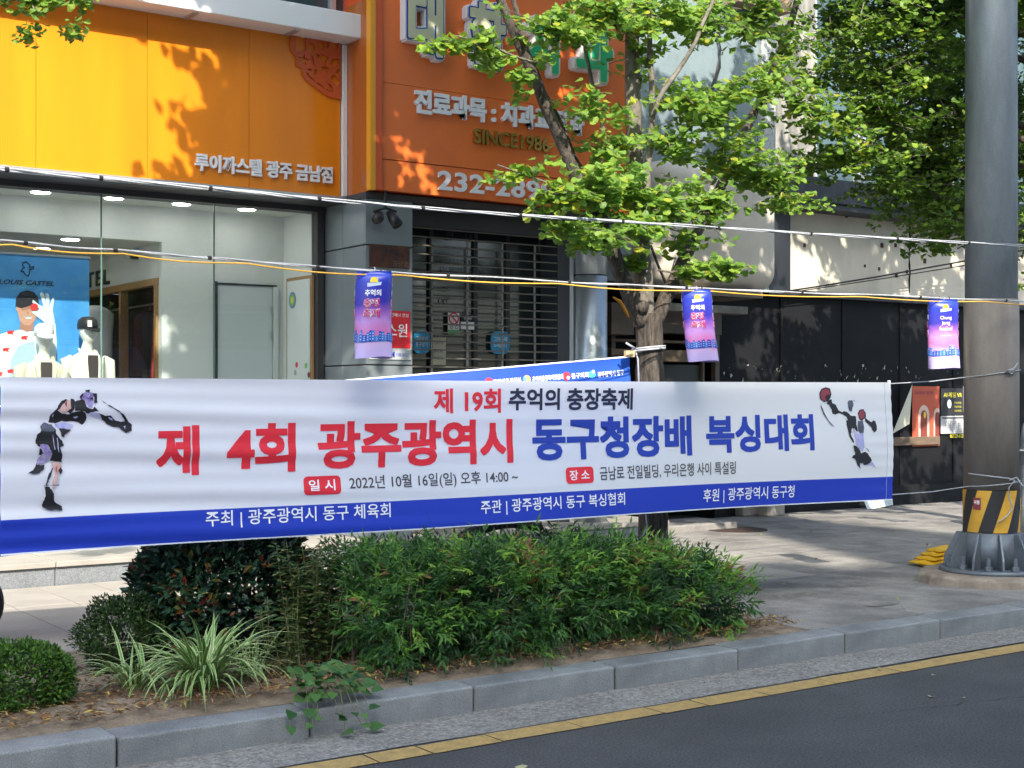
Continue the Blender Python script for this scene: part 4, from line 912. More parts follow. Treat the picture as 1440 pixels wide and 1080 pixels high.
for body, p0, p1, y0, y1, m_ in (('제 19회', 611, 706, 581, 546, inkred), ('추억의', 717, 789, 577, 546, inknavy), ('충장축제', 799, 891, 577, 546, inknavy)):
    bprint('festival_word', [btext(body, p0, p1, zb(p0, y0), zb(p0, y1), .028)], [m_])
def rrect(px0, px1, z0, z1, mi):
    X0, X1 = at(px0, 600, BY).x, at(px1, 600, BY).x; r = .025; pts = []
    for cx, cz, s in ((X1 - r, z1 - r, 0), (X0 + r, z1 - r, 1), (X0 + r, z0 + r, 2), (X1 - r, z0 + r, 3)): pts += [(cx + r * math.cos(math.pi / 2 * (s + k / 4)), cz + r * math.sin(math.pi / 2 * (s + k / 4))) for k in range(5)]
    return (pts, [tuple(range(len(pts)))], mi)
zr = (zb(426, 695), zb(426, 669)); zr2 = (zb(795, 680), zb(795, 657))
bprint('date_label', [rrect(426, 478, *zr, 0), btext('일 시', 433, 470, zr[0] + .022, zr[1] - .02, .018, 2)], [inkred, inkred, inkw])
bprint('place_label', [rrect(795, 834, *zr2, 0), btext('장 소', 800, 828, zr2[0] + .022, zr2[1] - .02, .018, 2)], [inkred, inkred, inkw])
for nm, body, p0, p1, y0, y1, m_ in (('date_line', '2022년 10월 16일(일) 오후 14:00 ~', 490, 727, 690, 668, inkgrey), ('place_line', '금남로 전일빌딩, 우리은행 사이 특설링', 843, 1033, 676, 656, inkgrey),
        ('organiser_line', '주최 | 광주광역시 동구 체육회', 289, 547, 743, 718, inkw), ('organiser_line', '주관 | 광주광역시 동구 복싱협회', 673, 877, 724, 702, inkw), ('organiser_line', '후원 | 광주광역시 동구청', 988, 1116, 709, 688, inkw)):
    bprint(nm, [btext(body, p0, p1, zb(p0, y0), zb(p0, y1), .01)], [m_])
def bx(ox, oy, sc, pts):
    out = []
    for (x_, y_) in pts:
        q_ = at(ox + x_ / sc, oy + y_ / sc, BY); out.append((q_.x, q_.z))
    return out
def figure(name, ox, oy, sc, shapes, mats):
    parts = []
    for pts, mi in shapes:
        # rough ink edge: subdivide and jitter the outline
        P_ = bx(ox, oy, sc, pts); Q = []
        for (a, b) in zip(P_, P_[1:] + P_[:1]):
            for k in range(3):
                u = k / 3; Q.append((a[0] + (b[0] - a[0]) * u + R(-.0022, .0022), a[1] + (b[1] - a[1]) * u + R(-.0022, .0022)))
        v, f = loops_geo([Q]); parts.append(([(p[0], p[1], .005 * len(parts)) for p in v], f, mi))
    return bprint(name, parts, mats, .003, 0, .009)
fm = [inklil, inkpeach, inkpur, inkslate, inkwine, inkk]
figure('ink_boxer', 20, 540, 5.686, [
    ([(345, 215), (385, 160), (425, 125), (455, 125), (458, 190), (410, 228)], 1),
    ([(275, 300), (290, 240), (340, 190), (368, 140), (405, 122), (430, 120), (385, 165), (345, 212), (380, 235), (440, 240), (460, 225), (520, 212), (565, 225), (578, 262), (570, 300), (545, 325), (510, 305), (450, 290), (405, 298), (380, 290), (330, 310), (290, 308)], 5),
    ([(450, 115), (470, 115), (485, 140), (478, 200), (445, 230), (415, 222), (448, 190)], 5),
    ([(485, 140), (530, 120), (560, 130), (575, 180), (620, 200), (640, 180), (670, 215), (620, 225), (580, 235), (560, 215), (520, 212), (480, 215)], 5),
    ([(530, 110), (545, 70), (590, 55), (640, 75), (655, 100), (650, 145), (630, 160), (610, 200), (590, 190), (570, 140)], 2),
    ([(565, 50), (605, 44), (592, 66), (570, 62)], 5), ([(622, 75), (655, 75), (662, 150), (640, 150), (637, 100)], 5), ([(520, 100), (545, 68), (552, 80), (535, 112), (560, 140), (540, 135)], 5),
    ([(580, 235), (620, 222), (680, 235), (700, 262), (690, 275), (640, 255)], 0),
    ([(670, 228), (720, 250), (765, 250), (800, 285), (850, 300), (890, 292), (900, 285), (943, 325), (935, 370), (895, 390), (870, 375), (830, 340), (780, 338), (740, 315), (700, 280), (690, 262)], 5),
    ([(690, 125), (725, 150), (765, 172), (810, 200), (865, 238), (905, 290), (885, 295), (855, 245), (800, 200), (760, 178), (722, 152)], 5),
    ([(325, 320), (400, 305), (475, 320), (450, 350), (400, 380), (360, 360)], 0), ([(355, 352), (400, 352), (450, 365), (405, 400), (395, 420), (380, 415)], 5),
    ([(210, 335), (240, 305), (300, 320), (330, 362), (300, 385), (212, 375)], 3),
    ([(165, 470), (180, 400), (215, 370), (300, 378), (330, 360), (332, 395), (385, 455), (392, 490), (365, 500), (380, 560), (385, 622), (340, 615), (290, 610), (300, 550), (265, 478), (215, 475), (200, 498)], 5),
    ([(200, 500), (215, 520), (232, 545), (215, 572), (195, 560)], 5),
    ([(205, 480), (265, 480), (300, 555), (290, 595), (215, 640), (180, 635), (190, 585), (235, 545)], 2),
    ([(180, 635), (215, 645), (250, 640), (240, 675), (200, 705), (150, 712), (108, 708), (150, 680)], 5),
    ([(300, 618), (375, 620), (380, 650), (355, 690), (345, 760), (320, 830), (300, 830), (305, 770), (325, 690), (310, 650)], 1),
    ([(355, 680), (380, 655), (385, 690), (365, 720)], 5), ([(305, 660), (315, 665), (275, 760), (262, 805), (250, 800), (262, 740)], 5), ([(235, 800), (360, 800), (360, 806), (240, 808)], 5),
    ([(300, 245), (318, 238), (308, 275)], 0), ([(470, 262), (500, 252), (512, 262), (480, 272)], 0), ([(745, 262), (775, 272), (790, 288), (765, 284)], 0), ([(872, 335), (888, 332), (884, 355), (876, 352)], 0), ([(300, 400), (308, 398), (325, 520), (318, 520)], 0), ([(335, 430), (341, 428), (356, 540), (350, 540)], 0), ([(575, 90), (600, 84), (590, 110)], 0), ([(600, 110), (625, 100), (618, 130)], 5), ([(255, 935), (300, 932), (312, 950), (285, 958)], 0), ([(262, 870), (275, 866), (270, 892)], 0), ([(395, 150), (420, 135), (410, 180)], 4), ([(330, 660), (342, 640), (338, 720)], 4),
    ([(235, 815), (265, 808), (300, 840), (318, 880), (322, 930), (385, 970), (388, 1003), (330, 1000), (290, 1003), (230, 980), (222, 950), (240, 920), (250, 870)], 5)], fm)
figure('ink_boxer', 1120, 535, 8, [
    ([(264, 160), (285, 112), (335, 92), (388, 108), (402, 165), (390, 210), (355, 246), (315, 256), (274, 220)], 5), ([(276, 162), (295, 124), (335, 106), (376, 120), (390, 165), (350, 180), (330, 200), (345, 235), (315, 244), (284, 215)], 4),
    ([(355, 235), (400, 222), (410, 265), (450, 290), (475, 345), (515, 365), (545, 352), (580, 370), (610, 405), (665, 405), (670, 450), (668, 500), (680, 570), (665, 580), (640, 540), (610, 545), (600, 610), (630, 690), (615, 700), (580, 630), (560, 520), (555, 460), (575, 455), (560, 415), (520, 390), (480, 375), (445, 390), (405, 385), (400, 340), (375, 290), (350, 270)], 5),
    ([(585, 260), (600, 235), (640, 238), (650, 280), (632, 325), (625, 360), (600, 350), (588, 310)], 3),
    ([(690, 380), (712, 340), (758, 334), (784, 375), (776, 422), (735, 460), (702, 442)], 5), ([(700, 382), (718, 350), (754, 344), (772, 378), (762, 412), (734, 446), (710, 434)], 4),
    ([(770, 425), (800, 450), (840, 475), (855, 455), (885, 465), (895, 520), (890, 565), (865, 585), (840, 560), (825, 520), (790, 480), (768, 465)], 5),
    ([(685, 462), (745, 465), (750, 520), (740, 590), (700, 600), (680, 560)], 3), ([(620, 550), (680, 602), (740, 592), (735, 660), (745, 750), (720, 795), (690, 760), (650, 700), (640, 630)], 0),
    ([(620, 725), (660, 740), (690, 775), (705, 815), (745, 795), (780, 815), (830, 890), (800, 930), (740, 945), (725, 920), (690, 925), (700, 985), (670, 950), (640, 880), (600, 860), (615, 840), (640, 825), (625, 770)], 5),
    ([(750, 950), (800, 925), (830, 902), (882, 978), (830, 937)], 0), ([(272, 240), (282, 300), (310, 370), (350, 450), (420, 535), (345, 460), (300, 380), (276, 310)], 5), ([(640, 240), (700, 248), (650, 245)], 5), ([(745, 745), (780, 765), (805, 805), (775, 775)], 3)], fm)
MB().tube([bmap(bxb - .075, BB + (BT - BB) * i / 30, .002) for i in range(31)], .0012, 4).build('side_seam', mat('seam_grey', (.45, .5, .62), .7), bn)
MB().tube([(bxb - .0, BY + .02 + bwave(bxb, BB + .01), BB - .02), (bxb - .0, BY + .02 + bwave(bxb, BT), BT + .03)], .013, 8).build('end_batten', white, bn)
# rear banner, slanting in plan from the tree trunk to the left
RA, RB_ = Vector((.6, 8.9, 1.53)), Vector((6.33, 7.56, 1.985))
rb = thing('rear_banner', RA.lerp(RB_, .5) - Vector((0, 0, .9)), 'blue banner with a row of city logos tied to the tree behind the white banner', 'banner')
def rmap(u, v, off=0.):
    p = RA.lerp(RB_, u); w = .01 * math.sin(v * 14 + u * 7) + .014 * math.sin(u * 21); return (p.x - .22 * off, p.y + w - off, p.z - .9 * (1 - v) - .02 * math.sin(math.pi * u) + .0)
nx, nz_ = 100, 24
mb = MB(); mb.v = [rmap(i / nx, j / nz_) for j in range(nz_ + 1) for i in range(nx + 1)]
for j in range(nz_):
    fs = [(j * (nx + 1) + i, j * (nx + 1) + i + 1, (j + 1) * (nx + 1) + i + 1, (j + 1) * (nx + 1) + i) for i in range(nx)]; mb.f += fs; mb.m += [1 if j == nz_ - 1 else 0] * nx
mb.v = [(v[0], v[1], v[2]) for v in mb.v]
mb.m = [0] * len(mb.f); mb.build('cloth', [bblue2], rb, smooth=True, fix=False)
MB().tube([rmap(i / 60, 1) for i in range(61)], .006, 6).build('top_hem', inkw, rb)
mb = MB(); L_ = (RB_ - RA).length
def uof(px):
    r_ = ray(px, 500); k = r_.x / r_.y; s = (k * RA.y - RA.x) / ((RB_.x - RA.x) - k * (RB_.y - RA.y)); return s
for body, p0, p1, py0, py1, mi in (('광주광역시 동구', 842, 879, 521, 529, 0), ('동구의회', 804, 829, 523, 531, 0), ('추억의충장축제위원회', 747, 792, 526, 534, 0), ('문화체육관광부', 691, 731, 530, 538, 0)):
    u0, u1 = uof(p0), uof(p1); pm_ = RA.lerp(RB_, (u0 + u1) / 2); dist = pm_.y / ray((p0 + p1) / 2, 0).y
    zl = EYE + (HOR - py1) / F * dist; zh = EYE + (HOR - py0) / F * dist; vtop = pm_.z
    a, f = fit(text_geo(body, .02), (u1 - u0), zh - zl)
    mb.add([rmap(u0 + p[0], 1 - (vtop - (zl + p[1])) / .9, .005) for p in a], f, mi)
for px, py, mi, r_ in ((834, 526, 1, .028), (797, 528, 2, .03), (739, 532, 3, .03), (685, 535, 2, .03), (836, 522, 0, .012), (799, 530, 0, .012), (736, 531, 4, .016), (686, 536, 1, .012)):
    u0 = uof(px); pm_ = RA.lerp(RB_, u0); dist = pm_.y / ray(px, 0).y; zc = EYE + (HOR - py) / F * dist
    mb.add([rmap(u0 + r_ * math.cos(a) / L_, 1 - (pm_.z - zc - r_ * math.sin(a)) / .9, .005 + (.002 if r_ < .02 else 0)) for a in [2 * math.pi * k / 14 for k in range(14)]], [tuple(range(14))], mi)
mb.build('logo_row', [inkw, mat('lg_cyan', (.05, .4, .6), .6), inkred, mat('lg_orange', (.8, .4, .1), .6), mat('lg_blue', (.1, .3, .7), .6)], rb, fix=False)
# ghost of the rear banner's left stake: ties
# ---------------------------------------------------------------- ropes
def bundle(name, label, pts, n, r, spread, mats, ties=0):
    t = thing(name, pts[0], label, 'rope'); P_ = [Vector(p) for p in pts]
    fine = []
    for a, b in zip(P_, P_[1:]):
        for k in range(14): fine.append(a.lerp(b, k / 14))
    fine.append(P_[-1])
    # smooth
    for _ in range(25): fine = [fine[0]] + [(fine[i - 1] + fine[i] * 2 + fine[i + 1]) / 4 for i in range(1, len(fine) - 1)] + [fine[-1]]
    for s in range(n):
        ph = 2 * math.pi * s / n; f_ = R(.6, 1.3)
        pp = [p + Vector((0, math.cos(ph + f_ * i * .5) * spread, math.sin(ph + f_ * i * .5) * spread)) for i, p in enumerate(fine)]
        MB().tube(pp, r, 6).build('strand', mats[s % len(mats)], t, smooth=True)
    for k in range(ties):
        p = fine[int((k + .5) * len(fine) / ties)]; MB().tube([p + Vector((-.01, 0, 0)), p + Vector((.01, 0, 0))], spread + r + .003, 8).build('cable_tie', black, t)
    return t, fine
RY = 6.93
t, f1 = bundle('rope_bundle', 'upper bundle of white cords strung across the whole street front', [at(-60, 231, RY), at(0, 238, RY), at(240, 259, RY), at(480, 283, RY), at(700, 301, RY), at(900, 313, RY), at(1110, 327, RY), at(1300, 338, RY), at(1440, 346, RY), at(1600, 351, RY)], 5, .0042, .0068, [rope_w], 14)
t, f2 = bundle('rope_line', 'lower white cord with a yellow cable carrying the small hanging banners', [at(-60, 333, RY), at(0, 338.5, RY), at(150, 351, RY), at(300, 363, RY), at(500, 380, RY), at(720, 392, RY), at(900, 402, RY), at(1110, 411, RY), at(1310, 418, RY), at(1440, 424, RY), at(1600, 429, RY)], 2, .0045, .004, [rope_w], 12)
yl = [p + Vector((0, 0, -.014 - .016 * abs(math.sin(i * .21)))) for i, p in enumerate(f2)]
MB().tube(yl, .0045, 6).build('yellow_cable', rope_y, t, smooth=True)
def cord(name, label, pts, r=.0045, cat='cord'):
    o = MB().tube(pts, r, 6).build(name, rope_w, smooth=True); return tag(o, label, cat)
pf = lambda px, py, e=.012: Vector((pcx, pcy, 0)) + Vector((-CA, -SA, 0)) * math.sqrt(max(0, (pr + e) ** 2 - ((px - 1394) / 36.5 * pr) ** 2)) + Vector((SA, -CA, 0)) * ((px - 1394) / 36.5 * pr) + Vector((0, 0, zof(py)))
tl = Vector(bmap(bxb, BT - .01)); 
MAIN = 1
cord('stay_rope', 'white cord from the top right banner corner to the pole', [tl, tl.lerp(pf(1358, 530), .5) + Vector((0, 0, -.01))] + [pf(x_, 530 - (x_ - 1358) * .14) for x_ in range(1358, 1432, 8)])
cord('cord_knot', 'loose white knot of cord at the upper part of the pole wrap', [pf(1400, 523, .02), pf(1408, 520, .05), pf(1416, 522, .03), pf(1408, 526, .03), pf(1400, 522, .04), pf(1412, 518, .04), pf(1418, 511, .04)], .006)
bl = Vector(bmap(bxb, BB + .04)); cord('stay_rope', 'white cord from the bottom right banner corner to the pole', [bl, bl.lerp(pf(1358, 684), .5) + Vector((0, 0, -.012))] + [pf(x_, 684 - (x_ - 1358) * .11) for x_ in range(1358, 1432, 8)])
cord('pole_loop', 'white cord looped round the pole above the hazard band with hanging ends', [pf(x_, 666 + (x_ - 1358) * .12, .02) for x_ in range(1357, 1410, 6)] + [pf(1412, 674, .05), pf(1403, 684, .05), pf(1404, 698, .04), pf(1409, 712, .04), pf(1401, 722, .05), pf(1388, 733, .05)], .006)
cord('pole_loop', 'second white cord end trailing to the right of the pole', [pf(1405, 674, .03), pf(1415, 670, .05), pf(1424, 682, .07), pf(1430, 690, .09)], .006)
# ---------------------------------------------------------------- hanging mini banners
lgrad = bpy.data.materials.new('festival_print'); lgrad.use_nodes = True; N = lgrad.node_tree.nodes; Lk = lgrad.node_tree.links
b_ = N['Principled BSDF']; b_.inputs['Roughness'].default_value = .35; tc = N.new('ShaderNodeTexCoord'); sp = N.new('ShaderNodeSeparateXYZ'); mr = N.new('ShaderNodeMapRange'); rp = N.new('ShaderNodeValToRGB'); nzz = N.new('ShaderNodeTexNoise'); nzz.inputs['Scale'].default_value = 9; ad = N.new('ShaderNodeMath'); ad.operation = 'MULTIPLY_ADD'; ad.inputs[1].default_value = .12
Lk.new(tc.outputs['Object'], sp.inputs[0]); Lk.new(tc.outputs['Object'], nzz.inputs[0]); Lk.new(nzz.outputs[0], ad.inputs[0]); Lk.new(sp.outputs[2], ad.inputs[2])
mr.inputs[1].default_value = -.45; mr.inputs[2].default_value = .06; Lk.new(ad.outputs[0], mr.inputs[0]); Lk.new(mr.outputs[0], rp.inputs[0]); Lk.new(rp.outputs[0], b_.inputs[0])
els = rp.color_ramp.elements; els[0].position = 0; els[0].color = (.50, .42, .80, 1); els[1].position = 1; els[1].color = (.012, .04, .42, 1)
for p_, c_ in ((.18, (.56, .42, .72, 1)), (.30, (.60, .16, .42, 1)), (.42, (.46, .24, .60, 1)), (.55, (.28, .10, .48, 1)), (.66, (.035, .03, .36, 1))):
    e = els.new(p_); e.color = c_
inkpink = mat('ink_pink', (.55, .03, .16), .5); skyb = mat('ink_skyline', (.02, .16, .55), .5); paleb = mat('ink_pale', (.45, .55, .85), .5); yel = mat('ink_sunyellow', (.8, .62, .05), .5)
def lantern(px0, px1, py0, py1, rot, label, english=False, skew=0.):
    px = (px0 + px1) / 2; tp = at(px, py0, RY); dist = RY / ray(px, 0).y; rx = (px1 - px0) / 2 * dist / F; h = (py1 - py0) * dist / F; ry = rx * .45
    t = thing('hanging_banner', tp, label, 'banner', 'small festival banners on the rope')
    yaw = -math.atan2(CA, SA) + rot; ca, sa_ = math.cos(yaw), math.sin(yaw)
    def lm(s, z, off=0.):     # s: arc metres from the front centre, z: 0 top .. -h
        u = -z / h; k = 1 - .0 * u; th = s / (rx * 1.05)
        top = max(0, 1 - u * 14); r1 = rx * (1 - .06 * top) * (1 + .10 * max(0, u - .7)); r2 = ry * (1 - .8 * top)
        wob = 1 + .10 * math.sin(3 * th + u * 3) * (u)
        x_ = (r1 + off) * math.sin(th) * wob; y_ = -(r2 + off) * math.cos(th) * wob; x_ += skew * u * h
        return (tp.x + x_ * ca - y_ * sa_, tp.y + x_ * sa_ + y_ * ca, tp.z + z + .006 * math.sin(th * 2) * u)
    n, m_ = 32, 22; C = 2 * math.pi * rx * 1.05
    mb = MB(); mb.v = [lm(C * i / n, -h * j / m_) for j in range(m_ + 1) for i in range(n)]
    mb.f = [(j * n + i, j * n + (i + 1) % n, (j + 1) * n + (i + 1) % n, (j + 1) * n + i) for j in range(m_) for i in range(n)]; mb.m = [0] * len(mb.f)
    mb.f.append(tuple(range(n))); mb.m.append(0)
    mb.build('cloth', lgrad, t, smooth=True, fix=False)
    mb = MB(); s0 = h / .5
    def tx(body, c, w, z0, hh, mi, bold, off=.003):
        a, f = fit(text_geo(body, bold), w, hh); mb.add([lm(c - w / 2 + p[0], z0 + p[1], off) for p in a], f, mi)
    for c_ in ((-.0), rx * 1.9, -rx * 1.9):
        w = rx * 1.1
        mb.add([lm(c_ + .024 * s0 * math.cos(a), -h * .135 + .03 * s0 * math.sin(a), .003) for a in [math.pi * k / 12 for k in range(13)]], [tuple(range(13))], 3)
        mb.add([lm(c_ - .04 * s0, -h * .19, .004), lm(c_ + .04 * s0, -h * .17, .004), lm(c_ + .045 * s0, -h * .135, .004), lm(c_ - .04 * s0, -h * .145, .004)], [(0, 1, 2, 3)], 2)
        if english and c_ == 0:
            for k, (s_, ww) in enumerate((('Chung', .085), ('jang', .06), ('festival', .095))): tx(s_, c_, ww * s0, -h * (.31 + .075 * k), .032 * s0, 1, .03, .003); tx(s_, c_, ww * s0, -h * (.31 + .075 * k), .032 * s0, 0, .005, .0045)
            tx('of recollection', c_, .08 * s0, -h * .54, .012 * s0, 0, 0)
        else:
            tx('추억의', c_ - .005, w * .85, -h * .295, .038 * s0, 0, .03)
            for s_, z_ in (('충장', -.425), ('축제', -.545)):
                tx(s_, c_ - .01, w * .9, h * z_, .052 * s0, 0, .06, .003); tx(s_, c_ - .01, w * .88, h * z_ + .001, .050 * s0, 1, .015, .0055)
        xx = -rx * .9
        while xx < rx * .85:
            w_ = R(.012, .03) * s0; hb = R(.03, .075) * s0
            mb.add([lm(c_ + xx + w_ * q0, -h * .82 + hb * q1, .003) for q0, q1 in ((0, 0), (.5, 0), (1, 0), (1, 1), (.5, 1), (0, 1))], [(0, 1, 2, 3, 4, 5)], 4 if random.random() < .6 else 5)
            for k in range(3): mb.add([lm(c_ + xx + w_ * .3, -h * .82 + hb * (.2 + .25 * k), .0045), lm(c_ + xx + w_ * .7, -h * .82 + hb * (.2 + .25 * k), .0045), lm(c_ + xx + w_ * .7, -h * .82 + hb * (.3 + .25 * k), .0045), lm(c_ + xx + w_ * .3, -h * .82 + hb * (.3 + .25 * k), .0045)], [(0, 1, 2, 3)], 2)
            xx += w_ * .95
    mb.build('print', [inkw, inkpink, paleb, yel, skyb, inkblue], t, fix=False)
    for dx in (-.35, .0, .4):
        q_ = Vector(lm(dx * rx, 0)); MB().tube([q_ + Vector((0, 0, -.012)), q_ + Vector((.004, 0, .012)), q_ + Vector((0, 0, .022))], .004, 6).build('tie', black if dx else rope_w, t)
lantern(501, 552, 381, 503, .1, 'blue and pink festival banner hanging in front of the grey pier', skew=-.03)
lantern(958, 1000, 407, 508, -.05, 'blue and pink festival banner hanging just right of the tree', skew=.08)
lantern(1305, 1348, 421, 518, .05, 'blue and pink festival banner with English lettering left of the pole', english=True)

# ---------------------------------------------------------------- trees
def limb(mb, pts, r0, r1, n=10, wob=.012, sub=6, mi=0):
    P_ = [Vector(p) for p in pts]; out = []
    for a, b in zip(P_, P_[1:]):
        for k in range(sub): out.append(a.lerp(b, k / sub))
    out.append(P_[-1])
    for _ in range(4): out = [out[0]] + [(out[i - 1] + out[i] * 2 + out[i + 1]) / 4 for i in range(1, len(out) - 1)] + [out[-1]]
    m_ = len(out); out = [p + Vector((noise.noise(p * 5), noise.noise(p * 5 + Vector((9, 0, 0))), 0)) * wob for p in out]
    mb.tube(out, [r0 + (r1 - r0) * (i / (m_ - 1)) * 1.0 + R(-.04, .04) * r0 for i in range(m_)], n, mi); return out
def leafset(blobs, seed, leaf=.085, spread=1.):
    """blobs: (centre, radii, clusters) -> leaf arrays and twig polylines"""
    rg = np.random.default_rng(seed); P_, D_l, N_l, S_l, tw = [], [], [], [], []
    for (c, rad, nc, *lf) in blobs:
        lfs = leaf * (lf[0] if lf else 1)
        c = np.array(c); rad = np.array(rad)
        # layered sprays: a handful of twigs leave the centre, clusters sit along them
        nt = max(2, int(nc / 5))
        for k in range(nt):
            d = rg.normal(size=3) * np.array([1, 1, .9]); d /= np.linalg.norm(d); e = c + d * rad * (rg.uniform(.7, 1.35) if lf else rg.uniform(.8, 1.95)); s = c - d * rad * rg.uniform(0, .5) + rg.normal(size=3) * rad * (.12 if lf else .4)
            mid = (s + e) / 2 + np.array([0, 0, rg.uniform(.0, .12) * np.linalg.norm(e - s)])
            pts = [(1 - u) ** 2 * s + 2 * u * (1 - u) * mid + u * u * e for u in np.linspace(0, 1, 7)]; tw.append(pts)
            for u in np.linspace(.08, 1, 7):
                p = (1 - u) ** 2 * s + 2 * u * (1 - u) * mid + u * u * e + rg.normal(size=3) * .02
                nl = rg.integers(3, 7); a0 = rg.uniform(0, 6.28)
                for j in range(nl):
                    a = a0 + j * 6.28 / nl + rg.normal() * .3; dd = np.array([math.cos(a), math.sin(a), rg.uniform(-.95, .25)])
                    P_.append(p + rg.normal(size=3) * .008); D_l.append(dd); N_l.append(np.array([rg.normal() * .55 - .2, rg.normal() * .55 - .45, 1.])); S_l.append(lfs * rg.uniform(.7, 1.15))
    return np.array(P_), np.array(D_l), np.array(N_l), np.array(S_l), tw
def make_tree(root, blobs, seed, leaf, lm_, lm1, nsingle, twr=.004):
    P_, D_l, N_l, S_l, tw = leafset(blobs, seed, leaf)
    # drop leaves that would poke into the camera's near space; choose the nearest visible as single leaves
    v = P_ - np.array([0, 0, EYE]); dep = v[:, 0] * CA + v[:, 1] * SA; sx = (v[:, 0] * SA - v[:, 1] * CA) / dep * F + 720; sy = HOR - v[:, 2] / dep * F
    vis = (sx > 0) & (sx < 1440) & (sy > 0) & (sy < 1080)
    idx = np.where(vis)[0]; idx = idx[np.argsort(dep[idx])][:nsingle * 2]; rg = np.random.default_rng(1); pick = set(rg.permutation(idx)[:nsingle].tolist())
    keep = np.array([i not in pick for i in range(len(P_))])
    scatter('foliage', GINKGO_V, GINKGO_F, P_[keep], D_l[keep], N_l[keep], S_l[keep], lm_, root, kind='stuff')
    me = bpy.data.meshes.new('leaf'); me.from_pydata(GINKGO_V, [], GINKGO_F); me.materials.append(lm1); off = wloc(root)
    for i in pick:
        d = Vector(D_l[i]).normalized(); x_ = d.cross(Vector(N_l[i])).normalized(); z_ = x_.cross(d)
        o = bpy.data.objects.new('leaf', me); COL.objects.link(o); o.parent = root
        M = Matrix((x_, d, z_)).transposed().to_4x4(); M = Matrix.Translation(Vector(P_[i]) - off) @ M @ Matrix.Scale(S_l[i], 4); o.matrix_local = M
    mb = MB()
    for pts in tw: mb.tube([Vector(p) for p in pts], [twr * (1.2 - .8 * i / 6) for i in range(7)], 4, cap=False)
    o = mb.build('twigs', barklt, root, fix=False); o['kind'] = 'stuff'
TY = 7.55; tb = at(921, 770, TY); tb.z = SW
tree = thing('ginkgo_tree', tb, 'ginkgo street tree with a forked trunk behind the white banner', 'tree')
mb = MB(); T = lambda px, py, dy=0.: at(px, py, TY + dy)
base = Vector((tb.x, TY, SW - .05))
limb(mb, [base, T(920, 770), T(916, 640), T(914, 520), T(912, 440)], .115, .098, 14, .01, 6)
mb.build('trunk', bark, tree, smooth=True)
mb = MB()
limb(mb, [T(905, 455), T(885, 415), T(868, 370), T(852, 330), T(826, 284), T(788, 198), T(759, 128), T(727, 57), T(700, -10), T(660, -90)], .062, .026, 10, .012)
mb.build('branch', bark, tree, smooth=True); mb = MB()
limb(mb, [T(905, 460, .02), T(906, 400, .02), T(900, 330, .05), T(893, 240, .05), T(890, 120, .05), T(888, 0, .05), T(884, -160, .05), T(890, -330, 0)], .075, .04, 10, .01)
mb.build('branch', barklt, tree, smooth=True); mb = MB()
limb(mb, [T(920, 455, .0), T(942, 408, 0), T(962, 365, .1), T(978, 330, .2), T(1010, 270, .5), T(1050, 180, .8), T(1085, 105, 1.), T(1110, 40, 1.1), T(1124, -10, 1.2), T(1135, -80, 1.3)], .055, .026, 10, .012)
mb.build('branch', bark, tree, smooth=True); mb = MB()
limb(mb, [T(830, 262, .1), T(806, 222, .1), T(786, 170, .1), T(763, 128, .1), T(740, 70, .1), T(716, -20, .1)], .03, .018, 8, .01)
mb.build('branch', bark, tree, smooth=True); mb = MB()
limb(mb, [T(905, 300, -.1), T(915, 210, -.1), T(917, 130, -.1), T(914, 60, -.1), T(912, -40, -.1)], .03, .014, 8)
limb(mb, [T(915, 165, -.1), T(935, 122, -.2), T(955, 98, -.2), T(978, 60, -.3), T(1001, 4, -.3), T(1010, -30, -.3)], .02, .012, 8)
mb.build('branch', barklt, tree, smooth=True); mb = MB()
limb(mb, [T(860, 260, .15), T(849, 179, .2), T(832, 115, .2), T(820, 50, .2), T(812, -10, .2)], .018, .012, 8)
limb(mb, [T(765, 92, -.1), T(725, 80, -.2), T(685, 62, -.25), T(640, 50, -.3)], .009, .004, 6, .006)
limb(mb, [T(925, 380, 0), T(960, 385, -.1), T(1000, 382, -.2), T(1035, 376, -.25)], .008, .004, 6, .006)
limb(mb, [T(860, 300, -.1), T(810, 272, -.3), T(750, 250, -.5), T(700, 232, -.6)], .010, .004, 6, .008)
mb.build('branch', barklt, tree, smooth=True)
q = T(903, 432); MB().tube([q + Vector((-.0, .0, 0)), q + Vector((-.06, -.085, 0))], [.05, .042], 12).build('pruned_knot', bark, tree, smooth=True)
def B(px, py, rx, ry, dy, n, dr=.25):
    c = at(px, py, TY + dy); s = c.y / ray(px, py).y / F; return (tuple(c), (rx * s, dr, ry * s), int(n * 1.7))
